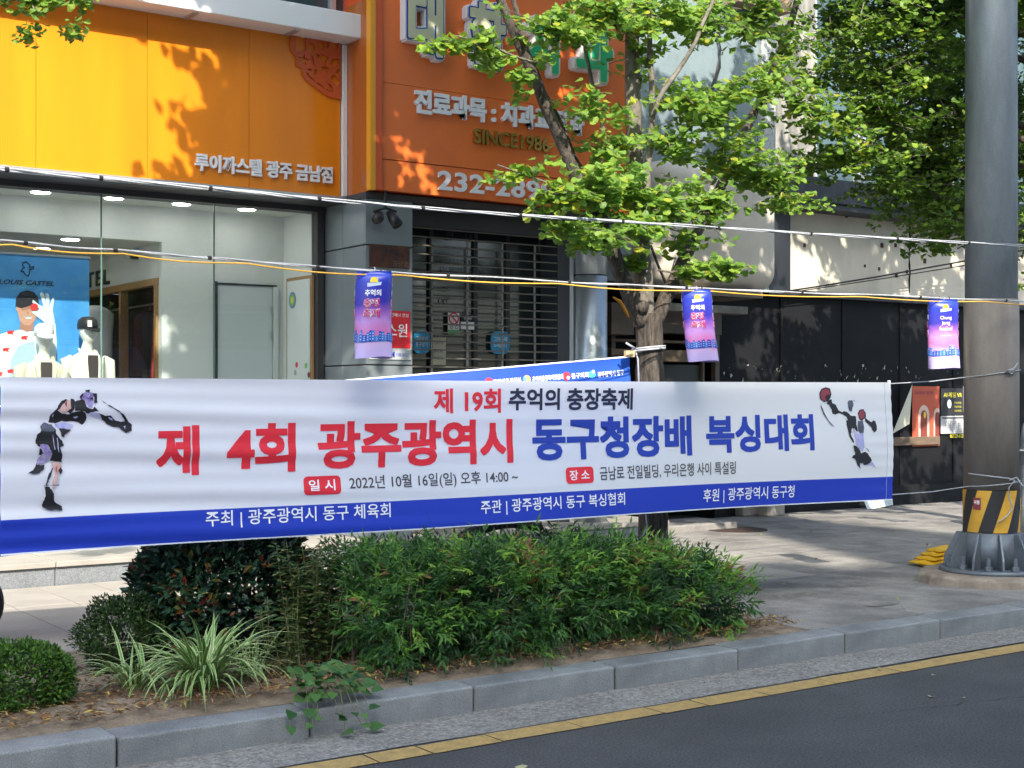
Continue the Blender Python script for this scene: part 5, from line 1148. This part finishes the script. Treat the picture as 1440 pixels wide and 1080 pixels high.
blobs = [B(665, 62, 40, 20, -.25, 16, .15), B(617, 60, 16, 12, -.3, 5, .12), B(700, 80, 18, 10, -.2, 5, .15), B(735, 105, 20, 22, -.1, 8, .2), B(790, 40, 60, 32, -.2, 46), B(860, 22, 60, 26, -.1, 50), B(940, 20, 60, 28, -.1, 50),
         B(848, 150, 48, 18, -.1, 20), B(852, 205, 42, 24, 0, 24), B(748, 243, 20, 10, -.6, 11, .2), B(785, 274, 28, 15, -.5, 20, .2), B(835, 262, 40, 22, -.3, 30), B(875, 268, 50, 28, -.2, 40), B(930, 285, 55, 30, -.2, 44),
         B(800, 325, 34, 16, -.4, 18, .2), B(845, 335, 40, 22, -.3, 26, .2), B(905, 320, 40, 16, -.3, 22, .2), B(980, 290, 44, 34, -.1, 36), B(1010, 125, 60, 22, -.1, 26), B(960, 150, 40, 16, -.2, 20), B(1000, 160, 62, 24, 0, 36), B(940, 205, 38, 26, 0, 24), B(1020, 215, 60, 36, .1, 44), B(1060, 255, 50, 30, .2, 34), B(1075, 120, 40, 30, .3, 26),
         B(1015, 378, 36, 10, -.25, 22, .15), B(975, 384, 22, 9, -.15, 10, .1), B(1100, 290, 34, 24, .4, 20), B(990, 25, 60, 28, .1, 40), B(1060, 30, 50, 30, .3, 34), B(1130, 150, 44, 34, .6, 34), B(1170, 180, 50, 20, .6, 26), B(1100, 60, 40, 40, .6, 30), B(910, 90, 30, 30, 0, 12), B(1045, 235, 30, 20, 0, 14), B(895, 372, 14, 14, -.05, 5, .1), B(960, 345, 20, 14, -.1, 6, .1)]
# upper crown, above the picture: it shades the clinic sign
up = []
rg = random.Random(5)
for k in range(70):
    up.append(((rg.uniform(3.6, 8.9), rg.uniform(6.4, 8.6), rg.uniform(6.6, 9.9)), (.75, .6, .5), 60, 2.1))
for k in range(12): up.append(((rg.uniform(3.7, 4.9), rg.uniform(7.0, 8.2), rg.uniform(7.2, 9.3)), (.6, .5, .5), 50, 2.1))
for k in range(12): up.append(((rg.uniform(2.9, 5.2), rg.uniform(7.0, 8.0), rg.uniform(6.0, 7.0)), (.55, .5, .4), 40, 2.0))
for k in range(10):
    up.append(((rg.uniform(5.2, 9.2), rg.uniform(7.0, 8.4), rg.uniform(5.0, 6.4)), (.6, .5, .35), 26))
make_tree(tree, blobs + up, 11, .082, G_LEAF, G_LEAF1, 280)
MB().tube([T(882, -100), T(900, -400), (5.9, 7.5, 7.5), (5.8, 7.5, 10)], [.04, .035, .03, .02], 8).build('branch', bark, tree, smooth=True)
# white tie round the trunk
q = T(912, 492); mb = MB()
for k in range(2): mb.tube([(q.x + .118 * math.cos(a), TY + .118 * math.sin(a), q.z + .015 * k + .012 * math.cos(a + .6)) for a in [2 * math.pi * i / 24 for i in range(25)]], .007, 6)
mb.tube([T(893, 492, -.12), T(897, 505, -.13), T(898, 530, -.125), T(899, 560, -.12)], .006, 6); mb.tube([T(893, 490, -.1), T(886, 486, -.14), T(880, 482, -.12)], .008, 6)
tag(mb.build('trunk_cord', rope_w, smooth=True), 'white cord wound round the tree trunk holding the blue banner', 'cord')
tag(MB().box((at(884, 500, 7.5).x - .02, 7.50, at(884, 502, 7.5).z), (at(893, 500, 7.5).x, 7.53, at(884, 493, 7.5).z)).build('banner_stake_end', mat('raw_wood', (.5, .38, .22), .7), bevel=.003), 'pale wooden stake end at the corner of the blue banner', 'stake')
tag(MB().tube([T(908, 724, -.13), T(910, 740, -.13), T(905, 752, -.13), T(899, 757, -.13)], .006, 6).build('cord_end', rope_w, smooth=True), 'short white cord end hanging at the trunk below the banner', 'cord')
# right-hand tree: trunk out of frame, dark crown behind the pole
t2 = thing('ginkgo_tree', (13.6, 7.7, SW), 'dark leafy ginkgo tree whose crown hangs behind the steel pole', 'tree')
mb = MB(); limb(mb, [(13.6, 7.7, SW), (13.6, 7.75, 2), (13.5, 7.9, 4), (13.3, 8.1, 6.5), (13.2, 8.2, 9)], .16, .07, 12); mb.build('trunk', bark, t2, smooth=True)
rg = random.Random(9); bl = []
def B2(px, py, rx, ry, Y, n, dr=.5):
    c = at(px, py, Y); s = c.y / ray(px, py).y / F; bl.append((tuple(c), (rx * s * 1.1, dr, ry * s * 1.15), int(n * 3.2)))
for (px, py, rx, ry, n) in ((1180, 40, 50, 40, 40), (1240, 30, 60, 40, 60), (1310, 30, 60, 40, 70), (1210, 100, 50, 36, 46), (1275, 105, 60, 40, 70), (1330, 110, 50, 44, 70), (1400, 60, 50, 50, 40), (1240, 165, 56, 34, 60), (1310, 170, 56, 40, 80), (1350, 170, 40, 40, 50), (1195, 225, 50, 18, 30), (1150, 232, 44, 14, 22), (1255, 225, 50, 30, 60), (1320, 235, 50, 36, 80), (1300, 280, 44, 26, 50), (1245, 265, 34, 16, 22), (1340, 300, 34, 30, 46), (1320, 322, 30, 16, 20), (1322, 350, 18, 10, 6), (1435, 130, 26, 50, 40), (1437, 230, 22, 50, 36), (1440, 330, 20, 36, 26), (1440, 400, 16, 14, 6), (1460, 200, 40, 80, 60), (1200, 60, 40, 30, 20), (1160, 110, 30, 20, 14)):
    B2(px, py, rx, ry, rg.uniform(8.2, 9.6), n)
for k in range(60): bl.append(((rg.uniform(9.6, 18), rg.uniform(6.2, 9.2), rg.uniform(5.4, 9.6)), (.85, .7, .55), 50, 2.1))  # unseen upper crown, leaves enlarged and placed to shade the right-hand facade
mb = MB()
for (a_, b_) in (((1400, 60, 8.4), (1240, 180, 8.9)), ((1380, 150, 8.6), (1150, 235, 8.6)), ((1420, 180, 8.3), (1300, 300, 8.8)), ((1370, 20, 8.8), (1180, 60, 8.9)), ((1420, 220, 8.8), (1325, 350, 9.0))):
    A, Bp = at(*a_), at(*b_); limb(mb, [(13.4, 8.0, A.z - .6), A, A.lerp(Bp, .5) + Vector((0, 0, .1)), Bp], .045, .008, 7)
mb.build('branch', bark, t2, smooth=True)
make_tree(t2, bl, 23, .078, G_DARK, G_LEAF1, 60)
# left tree: only hanging twigs reach the frame
t3 = thing('ginkgo_tree', (-1.6, 7.9, SW), 'ginkgo tree out of frame whose leaf tips hang into the top left corner', 'tree')
mb = MB(); limb(mb, [(-1.6, 7.9, SW), (-1.6, 7.9, 2.5), (-1.3, 7.9, 3.8), (.2, 7.9, 4.6), (1.6, 7.8, 4.7), (2.5, 7.8, 4.35)], .13, .012, 10); mb.build('trunk', bark, t3, smooth=True)
bl = []
for (px, py, rx, ry, n) in ((12, 0, 14, 14, 6), (46, 12, 14, 24, 16), (52, 45, 9, 16, 8), (90, 5, 22, 16, 14), (104, 25, 14, 18, 10), (118, 0, 16, 12, 8), (30, -30, 60, 20, 20), (110, -30, 50, 18, 16)): 
    c = at(px, py, 7.8); s = c.y / ray(px, py).y / F; bl.append((tuple(c), (rx * s, .1, ry * s), n))
for k in range(6): bl.append(((rg.uniform(-2.6, -.6), rg.uniform(7.2, 8.6), rg.uniform(3.8, 4.8)), (.5, .5, .3), 14))
make_tree(t3, bl, 31, .058, G_LEAF, G_LEAF1, 40)

# ---------------------------------------------------------------- planting
def shell_pts(c, rad, n, seed, inner=.55, flat=0.):
    rg = np.random.default_rng(seed); d = rg.normal(size=(n, 3)); d /= np.linalg.norm(d, axis=1, keepdims=True)
    r_ = rg.uniform(inner ** 3, 1, n) ** (1 / 3.); lump = 1 + .16 * np.sin(d[:, 0] * 5 + seed) * np.cos(d[:, 2] * 6 + seed) + .08 * np.sin(d[:, 1] * 11)
    p = np.array(c) + d * np.array(rad) * (r_ * lump)[:, None]; return p, d
def bush(name, label, c, rad, n, leaf, tv, tf, m, seed, stems=6, cat='shrub', droop=0., stemr=.008, single=0, smat=None, group=None, zmin=.17, boxy=0.):
    t = thing(name, (c[0], c[1], SW), label, cat, group)
    p, d = shell_pts(c, rad, n, seed)
    if boxy: p = np.array(c) + np.sign(d) * np.abs(d) ** boxy * np.array(rad) * rng.uniform(.8, 1.06, (n, 1)) * np.array([1 + .16 * noise.noise(Vector((q * 2.3 + seed).tolist())) for q in d])[:, None]
    k = (p[:, 2] > zmin) & (p[:, 1] > 6.45); p, d = p[k], d[k]; n = len(p)
    D = d + rng.normal(size=(n, 3)) * .7 + np.array([0, 0, .3 - droop]); Nn = d * .6 + rng.normal(size=(n, 3)) * .4 + np.array([0, -.1, .8]); Sc = leaf * rng.uniform(.6, 1.15, n)
    if single:
        v = p - np.array([0, 0, EYE]); o_ = np.argsort(v[:, 0] * CA + v[:, 1] * SA)[:single]; keep = np.ones(n, bool); keep[o_] = False
        me = bpy.data.meshes.new('leaf'); me.from_pydata(tv, [], tf); me.materials.append(smat)
        for i in o_:
            dd = Vector(D[i]).normalized(); x_ = dd.cross(Vector(Nn[i])).normalized(); z_ = x_.cross(dd); o = bpy.data.objects.new('leaf', me); COL.objects.link(o); o.parent = t
            o.matrix_local = Matrix.Translation(Vector(p[i]) - wloc(t)) @ Matrix((x_, dd, z_)).transposed().to_4x4() @ Matrix.Scale(float(Sc[i]), 4)
        p, D, Nn, Sc = p[keep], D[keep], Nn[keep], Sc[keep]
    scatter('foliage', tv, tf, p, D, Nn, Sc, m, t, kind='stuff')
    mb = MB()
    for s in range(stems):
        a = 6.28 * s / stems + R(-.3, .3); b0 = Vector((c[0] + .25 * rad[0] * math.cos(a), c[1] + .25 * rad[1] * math.sin(a), SW)); e = Vector((c[0] + .8 * rad[0] * math.cos(a), c[1] + .8 * rad[1] * math.sin(a), c[2] + rad[2] * R(.1, .8)))
        mb.tube([b0, b0.lerp(e, .5) + Vector((R(-.03, .03), R(-.03, .03), .05)), e], [stemr, stemr * .7, stemr * .4], 6)
    mb.build('stems', bark, t, fix=False); return t
GB = leafmat('boxwood_leaf', [(0, (.03, .085, .012)), (.6, (.06, .15, .02)), (1, (.13, .27, .03))], .3)
GA = leafmat('azalea_leaf', [(0, (.015, .04, .010)), (.6, (.035, .08, .016)), (1, (.075, .14, .025))], .25)
GP = leafmat('raphiolepis_leaf', [(0, (.008, .022, .014)), (.5, (.018, .05, .030)), (.88, (.05, .11, .055)), (.95, (.10, .07, .02)), (1, (.16, .045, .02))], .1, .3)
GP1 = leafmat('raphiolepis_single', [(0, (.02, .055, .035)), (.6, (.04, .10, .055)), (.8, (.09, .16, .06)), (.9, (.20, .16, .03)), (.95, (.28, .06, .02)), (1, (.24, .03, .03))], .12, .28, True)
GN = leafmat('nandina_leaf', [(0, (.02, .055, .018)), (.35, (.04, .12, .028)), (.65, (.09, .23, .035)), (.93, (.22, .42, .05)), (1, (.22, .12, .05))], .3, .4)
GI = leafmat('ivy_leaf', [(0, (.03, .09, .03)), (1, (.09, .20, .05))], .2, .35)
GW = leafmat('weed_leaf', [(0, (.03, .07, .02)), (.7, (.08, .14, .035)), (1, (.22, .2, .09))], .3)
q = onz(44, 1010, SW)
bush('boxwood_shrub', 'clipped bright green boxwood ball at the left edge behind the kerb', (q.x - .01, q.y + .16, .30), (.235, .23, .165), 10000, .030, OVAL_V, OVAL_F, GB, 3, 8, boxy=.75)
bush('boxwood_shrub', 'second clipped boxwood cut by the left frame edge', (q.x - .44, q.y + .2, .29), (.24, .24, .17), 6000, .030, OVAL_V, OVAL_F, GB, 4, 8, boxy=.75)
q = onz(180, 955, SW); bush('azalea_shrub', 'small dark azalea between the boxwood and the large glossy shrub', (q.x, q.y + .05, .37), (.26, .26, .24), 9000, .028, OVAL_V, OVAL_F, GA, 6, 10)
q = at(322, 850, 7.55); bush('glossy_shrub', 'large dark glossy leaved shrub with a few red leaves under the banner', (q.x, 7.62, .55), (.50, .38, .40), 13000, .072, OVAL_V, OVAL_F, GP, 8, 9, single=240, smat=GP1, stemr=.014, boxy=.85)
# variegated grass
gv = bpy.data.materials.new('variegated_blade'); gv.use_nodes = True; N = gv.node_tree.nodes; Lk = gv.node_tree.links
b_ = N['Principled BSDF']; b_.inputs['Roughness'].default_value = .4; at_ = N.new('ShaderNodeAttribute'); at_.attribute_name = 'edge'; rp = N.new('ShaderNodeValToRGB'); Lk.new(at_.outputs['Fac'], rp.inputs[0])
rp.color_ramp.elements[0].color = (.66, .68, .38, 1); rp.color_ramp.elements[0].position = .2; rp.color_ramp.elements[1].color = (.10, .24, .045, 1); rp.color_ramp.elements[1].position = .55; Lk.new(rp.outputs[0], b_.inputs[0])
def blade_mesh(bend, L=.46, w=.0085):
    vs, fs, ed = [], [], []; n = 12; x_, z_ = 0., 0.
    for i in range(n + 1):
        u = i / n; ang = math.radians(78 - bend * 105 * u ** 1.3)
        if i: x_ += L / n * math.cos(ang); z_ += L / n * math.sin(ang)
        ww = w * (1 - u ** 4) * (.55 + 1.1 * u * (1 - u) * 1.6)
        for k, e in ((-1, 0), (-.45, .9), (.45, .9), (1, 0)): vs.append((x_, k * ww, z_ + .003 * abs(k))); ed.append(e)
    for i in range(n):
        for k in range(3): fs.append((i * 4 + k, i * 4 + k + 1, i * 4 + k + 5, i * 4 + k + 4))
    me = bpy.data.meshes.new('blade'); me.from_pydata(vs, [], fs); me.materials.append(gv); a = me.attributes.new('edge', 'FLOAT', 'POINT'); a.data.foreach_set('value', ed); me.polygons.foreach_set('use_smooth', [True] * len(fs)); return me
bms = [blade_mesh(b) for b in (.55, .8, 1.0, 1.2, 1.35)]
def tuft(q, n, sc, label):
    t = thing('striped_grass', (q.x, q.y, SW), label, 'ornamental grass', 'striped grass tufts')
    for i in range(n):
        o = bpy.data.objects.new('blade', random.choice(bms)); COL.objects.link(o); o.parent = t; a = R(0, 6.28)
        o.location = (R(-.05, .05), R(-.05, .05), .0); o.rotation_euler = (R(-.12, .12), R(-.1, .3), a); s = sc * R(.7, 1.15); o.scale = (s, s, s)
    return t
tuft(onz(300, 985, SW) + Vector((0, .12, 0)), 170, 1.15, 'big arching tuft of cream striped grass below the glossy shrub')
tuft(onz(200, 985, SW) + Vector((0, .1, 0)), 60, .95, 'smaller striped grass tuft left of the big one')
tuft(onz(365, 970, SW) + Vector((0, .15, 0)), 50, .85, 'thin striped grass tuft on the right beside the ivy')
# ivy and tall weeds
def leafy(name, label, cat, base, n, h, leaf, m, seed, tv=OVAL_V, tf=OVAL_F, spread=.12, lean=.12):
    t = thing(name, base, label, cat); mb = MB(); rg = random.Random(seed); P_, D, Nn, Sc = [], [], [], []
    for s in range(n):
        b0 = Vector(base) + Vector((rg.uniform(-spread, spread), rg.uniform(-spread, spread), 0)); e = b0 + Vector((rg.uniform(-lean, lean), rg.uniform(-lean, lean), h * rg.uniform(.6, 1.05)))
        pts = [b0, b0.lerp(e, .4) + Vector((rg.uniform(-.03, .03), rg.uniform(-.03, .03), 0)), e]; mb.tube(pts, [.004, .003, .0015], 5)
        k = int(h / .018)
        for i in range(k):
            u = .2 + .8 * i / k; p = pts[0].lerp(e, u); a = rg.uniform(0, 6.28)
            for _ in range(2): P_.append(p); D.append((math.cos(a), math.sin(a), rg.uniform(-.4, .4))); Nn.append((rg.uniform(-.4, .4), rg.uniform(-.6, .2), 1)); Sc.append(leaf * rg.uniform(.6, 1.2)); a += 3
    scatter('foliage', tv, tf, np.array(P_), np.array(D), np.array(Nn), np.array(Sc), m, t, kind='stuff'); mb.build('stems', mat('stem_green', (.16, .15, .06), .8), t, fix=False); return t
WS = [('tall leafy weed just right of the glossy shrub', 432, 960, .72), ('tall dry seeded weed beside the hedge', 462, 955, .78), ('leafy weed at the left end of the hedge', 488, 948, .66), ('thin weed leaning in front of the hedge end', 410, 975, .45)]
for i, (lb, px, py, h) in enumerate(WS):
    px += 38
    b0 = onz(px, py, SW) + Vector((0, .35, 0)); leafy('tall_weed', lb, 'weed', b0, 10, h, .055, GW, 40 + i, LANCE_V if i % 2 else OVAL_V, LANCE_F if i % 2 else OVAL_F, .10, .10)
IV_V = [(0, 0, 0), (-.42, .05, .04), (-.40, .42, .03), (0, 1, -.06), (.40, .42, .03), (.42, .05, .04), (0, .4, 0)]; IV_F = [(0, 6, 2, 1), (6, 3, 2), (0, 5, 4, 6), (6, 4, 3)]
for i, (px, py, lb, hang) in enumerate(((428, 985, 'broad leaved creeper spilling over the kerb at a stone joint', 1), (455, 980, 'second creeper trailing over the kerb', 1), (560, 955, 'broad leaved creeper at the foot of the hedge', 0), (600, 945, 'small creeper growing low in the hedge', 0))):
    b0 = onz(px, py, SW); t = thing('creeper', b0, lb, 'creeper'); P_, D, Nn, Sc = [], [], [], []; mb = MB()
    for s in range(10):
        a = R(-2.3, -.8) if hang else R(0, 6.28); ln_ = R(.22, .46) if hang else R(.1, .3); p = Vector(b0) + Vector((0, .08, .06)); d = Vector((math.cos(a), math.sin(a) * (1.1 if hang else .5), 0)); pts = [p]
        for k in range(6):
            pp = p + d * ln_ * (k + 1) / 6; over = (6.20 - pp.y); pp.z = SW + .07 + .1 * math.sin(k) * .3 + .09 * (1 - k / 6) if over < 0 else SW + .02 - over * .9
            pp.y = max(pp.y, 6.12); pts.append(pp); P_.append(pp); aa = a + R(-.9, .9); D.append((math.cos(aa), math.sin(aa), R(-.6, .3))); Nn.append((R(-.3, .3), -.5 + R(-.3, .2), .9)); Sc.append(R(.04, .085))
        mb.tube(pts, .002, 4)
    mb.build('vine_stems', MATS['stem_green'], t, fix=False)
    me = bpy.data.meshes.new('leaf'); me.from_pydata(IV_V, [], IV_F); me.materials.append(GI)
    scatter('foliage', IV_V, IV_F, np.array([tuple(p) for p in P_]), np.array(D), np.array(Nn), np.array(Sc), GI, t)
# nandina hedge: seven neighbouring shrubs
def nandina(i, px, h, w, label):
    b0 = onz(px, 935 - (px - 540) * .10, SW) + Vector((0, .28, 0)); b0.y = 7.03 + .08 * math.sin(i * 2.1); b0.x = at(px, 800, b0.y).x
    t = thing('nandina_shrub', (b0.x, b0.y, SW), label, 'shrub', 'nandina shrubs making up the hedge'); rg = np.random.default_rng(60 + i)
    P_, D, Nn, Sc, Tn = [], [], [], [], []; ns = 1000; rd = np.array([w, .50, h * .5])
    for s in range(ns):
        d = rg.normal(size=3); d /= np.linalg.norm(d); d = np.sign(d) * np.abs(d) ** .7; r_ = rg.uniform(.5, 1.02) * (1 + .14 * math.sin(5 * d[0] + i) * math.cos(4 * d[2]))
        c = np.array([b0.x, b0.y, SW + h * .52]) + d * rd * r_
        if c[2] < SW + .06 or (c[2] < SW + .24 and rg.random() < .6) or (c[2] > .84 and c[1] < 7.3): continue
        c[1] = max(c[1] - (.12 if c[2] < SW + .35 else 0), 6.45); ax = d * .7 + rg.normal(size=3) * .5 + np.array([0, 0, .35 if c[2] > SW + h * .4 else -.2]); ax /= np.linalg.norm(ax); sd_ = np.cross(ax, [0, 0, 1.]); sd_ /= np.linalg.norm(sd_) + 1e-6
        L = rg.uniform(.04, .14); tone = min(1, max(0, rg.normal(.40, .16) + .8 * noise.noise(Vector(c.tolist()) * 5) + .25 * (c[2] - SW) / h - .1 + (.25 if rg.random() < .06 else 0)))
        for k in range(4):
            for sg in (-1, 1):
                P_.append(c + ax * L * k / 4); dd = ax * rg.uniform(.3, .8) + sd_ * sg * rg.uniform(.4, 1) + rg.normal(size=3) * .3 + np.array([0, 0, rg.uniform(-.6, .3)]); D.append(dd); Nn.append(np.array([rg.normal() * .5 - .3, rg.normal() * .5 - .7, .8])); Sc.append(rg.uniform(.026, .066)); Tn.append(tone + rg.normal() * .06)
        P_.append(c + ax * L); D.append(ax + np.array([0, 0, -.2])); Nn.append(np.array([0, -.3, 1.])); Sc.append(.05); Tn.append(tone)
    scatter('foliage', LANCE_V, LANCE_F, np.array(P_), np.array(D), np.array(Nn), np.array(Sc) * 1.15, GN, t, np.clip(np.array(Tn), 0, 1), kind='stuff')
    mb = MB()
    for s in range(16):
        x_ = b0.x + R(-w, w) * .9; y_ = b0.y + R(-.42, .35); mb.tube([(x_, y_, SW), (x_ + R(-.02, .02), y_, SW + h * .4), (x_ + R(-.05, .05), y_ + R(-.05, .05), SW + h * .85)], [.005, .004, .002], 5)
    mb.build('stems', mat('nandina_stem', (.17, .13, .09), .9), t, fix=False)
NL = ['nandina shrub at the left end of the hedge by the tall weeds', 'nandina shrub below the leaning grey trunk', 'tallest bright nandina shrub right of the leaning trunk', 'nandina shrub in the middle of the hedge', 'nandina shrub left of the ginkgo trunk', 'nandina shrub directly in front of the ginkgo trunk', 'low nandina shrub at the right end of the hedge']
for i, (px, h, w) in enumerate(((525, .66, .28), (595, .66, .29), (668, .66, .29), (740, .65, .30), (815, .64, .31), (888, .60, .31), (958, .48, .24))): nandina(i, px, h, w, NL[i])
# leaning old trunk
A = at(606, 815, 7.3); mb = MB(); limb(mb, [(A.x, 7.3, SW), A, at(625, 780, 7.25), at(652, 755, 7.3), at(690, 738, 7.4), at(720, 735, 7.5), at(760, 742, 7.6)], .05, .03, 10)
tag(mb.build('leaning_trunk', bark, smooth=True), 'bare grey trunk leaning out of the hedge under the banner', 'trunk')
# litter: dry leaves on the bed, pavement and road
GD = leafmat('dry_leaf', [(0, (.10, .045, .02)), (.5, (.26, .14, .06)), (.85, (.42, .27, .12)), (1, (.55, .42, .1))], .1, .8)
n = 8000; rg = np.random.default_rng(77); P_ = np.stack([rg.uniform(1, 6.9, n), 6.45 + rg.beta(1.1, 2.5, n) * 1.6, np.zeros(n)], 1)
P_[:, 2] = SW + .045 + rg.uniform(0, .03, n)
D = rg.normal(size=(n, 3)) * [1, 1, .25]; scatter('fallen_leaves', LANCE_V, LANCE_F, P_, D, rg.normal(size=(n, 3)) * .35 + [0, 0, 1], rg.uniform(.02, .06, n), GD, None, kind='stuff')
n = 90; P_ = np.stack([rg.uniform(2, 16, n), rg.uniform(3.2, 11.4, n), np.zeros(n)], 1); P_[:, 2] = np.where(P_[:, 1] < 6.2, .012, SW + .008); P_ = P_[~((P_[:, 1] > 6.18) & (P_[:, 1] < 8.4) & (P_[:, 0] < 7))]; n = len(P_)
scatter('scattered_leaves', GINKGO_V, GINKGO_F, P_, rg.normal(size=(n, 3)) * [1, 1, .1], rg.normal(size=(n, 3)) * .3 + [0, 0, 1], rg.uniform(.03, .07, n), leafmat('stray_leaf', [(0, (.3, .3, .12)), (.7, (.5, .45, .3)), (1, (.35, .5, .06))], .2, .7), None, kind='stuff')
n = 500; P_ = np.stack([rg.uniform(1, 16, n), rg.uniform(5.85, 6.19, n), np.full(n, .012)], 1)
scatter('gutter_grit', LANCE_V, LANCE_F, P_, rg.normal(size=(n, 3)), rg.normal(size=(n, 3)) + [0, 0, 1], rg.uniform(.008, .022, n), leafmat('grit', [(0, (.08, .07, .06)), (1, (.4, .38, .33))], 0, .9), None, kind='stuff')

# ---------------------------------------------------------------- unseen office block added behind the viewer, shaped to cast shade
ob = thing('added_shade_block', (-5, -26, 0), 'unseen office block added across the street behind the viewer to cast shade', 'building')
obm = mat('shade_block_concrete', (.42, .40, .37), .85, var=.1); obw = darkglass
def shade_b(a, b): return (a - 14.87, b + .849 * 36)
segs = [(-14, 6.2, -1.95), (6.2, 10.75, -2.25), (10.75, 11.6, -2.85), (11.6, 12.22, 1.9), (12.22, 40, -2.95)]  # roof steps and narrow tower tuned to keep banner, road and pole in shade
for a0, a1, b in segs:
    x0, x1, zt = a0 - 14.87, a1 - 14.87, b + .849 * 36
    MB().box((x0, -34, 0), (x1, -24.0, zt)).build('wall', obm, ob)
    z = 3.5
    while z < zt - 2:
        MB().box((x0 + .5, -24.0 + .001, z), (x1 - .5, -23.97, z + 1.7)).build('window_band', obw, ob); z += 3.3
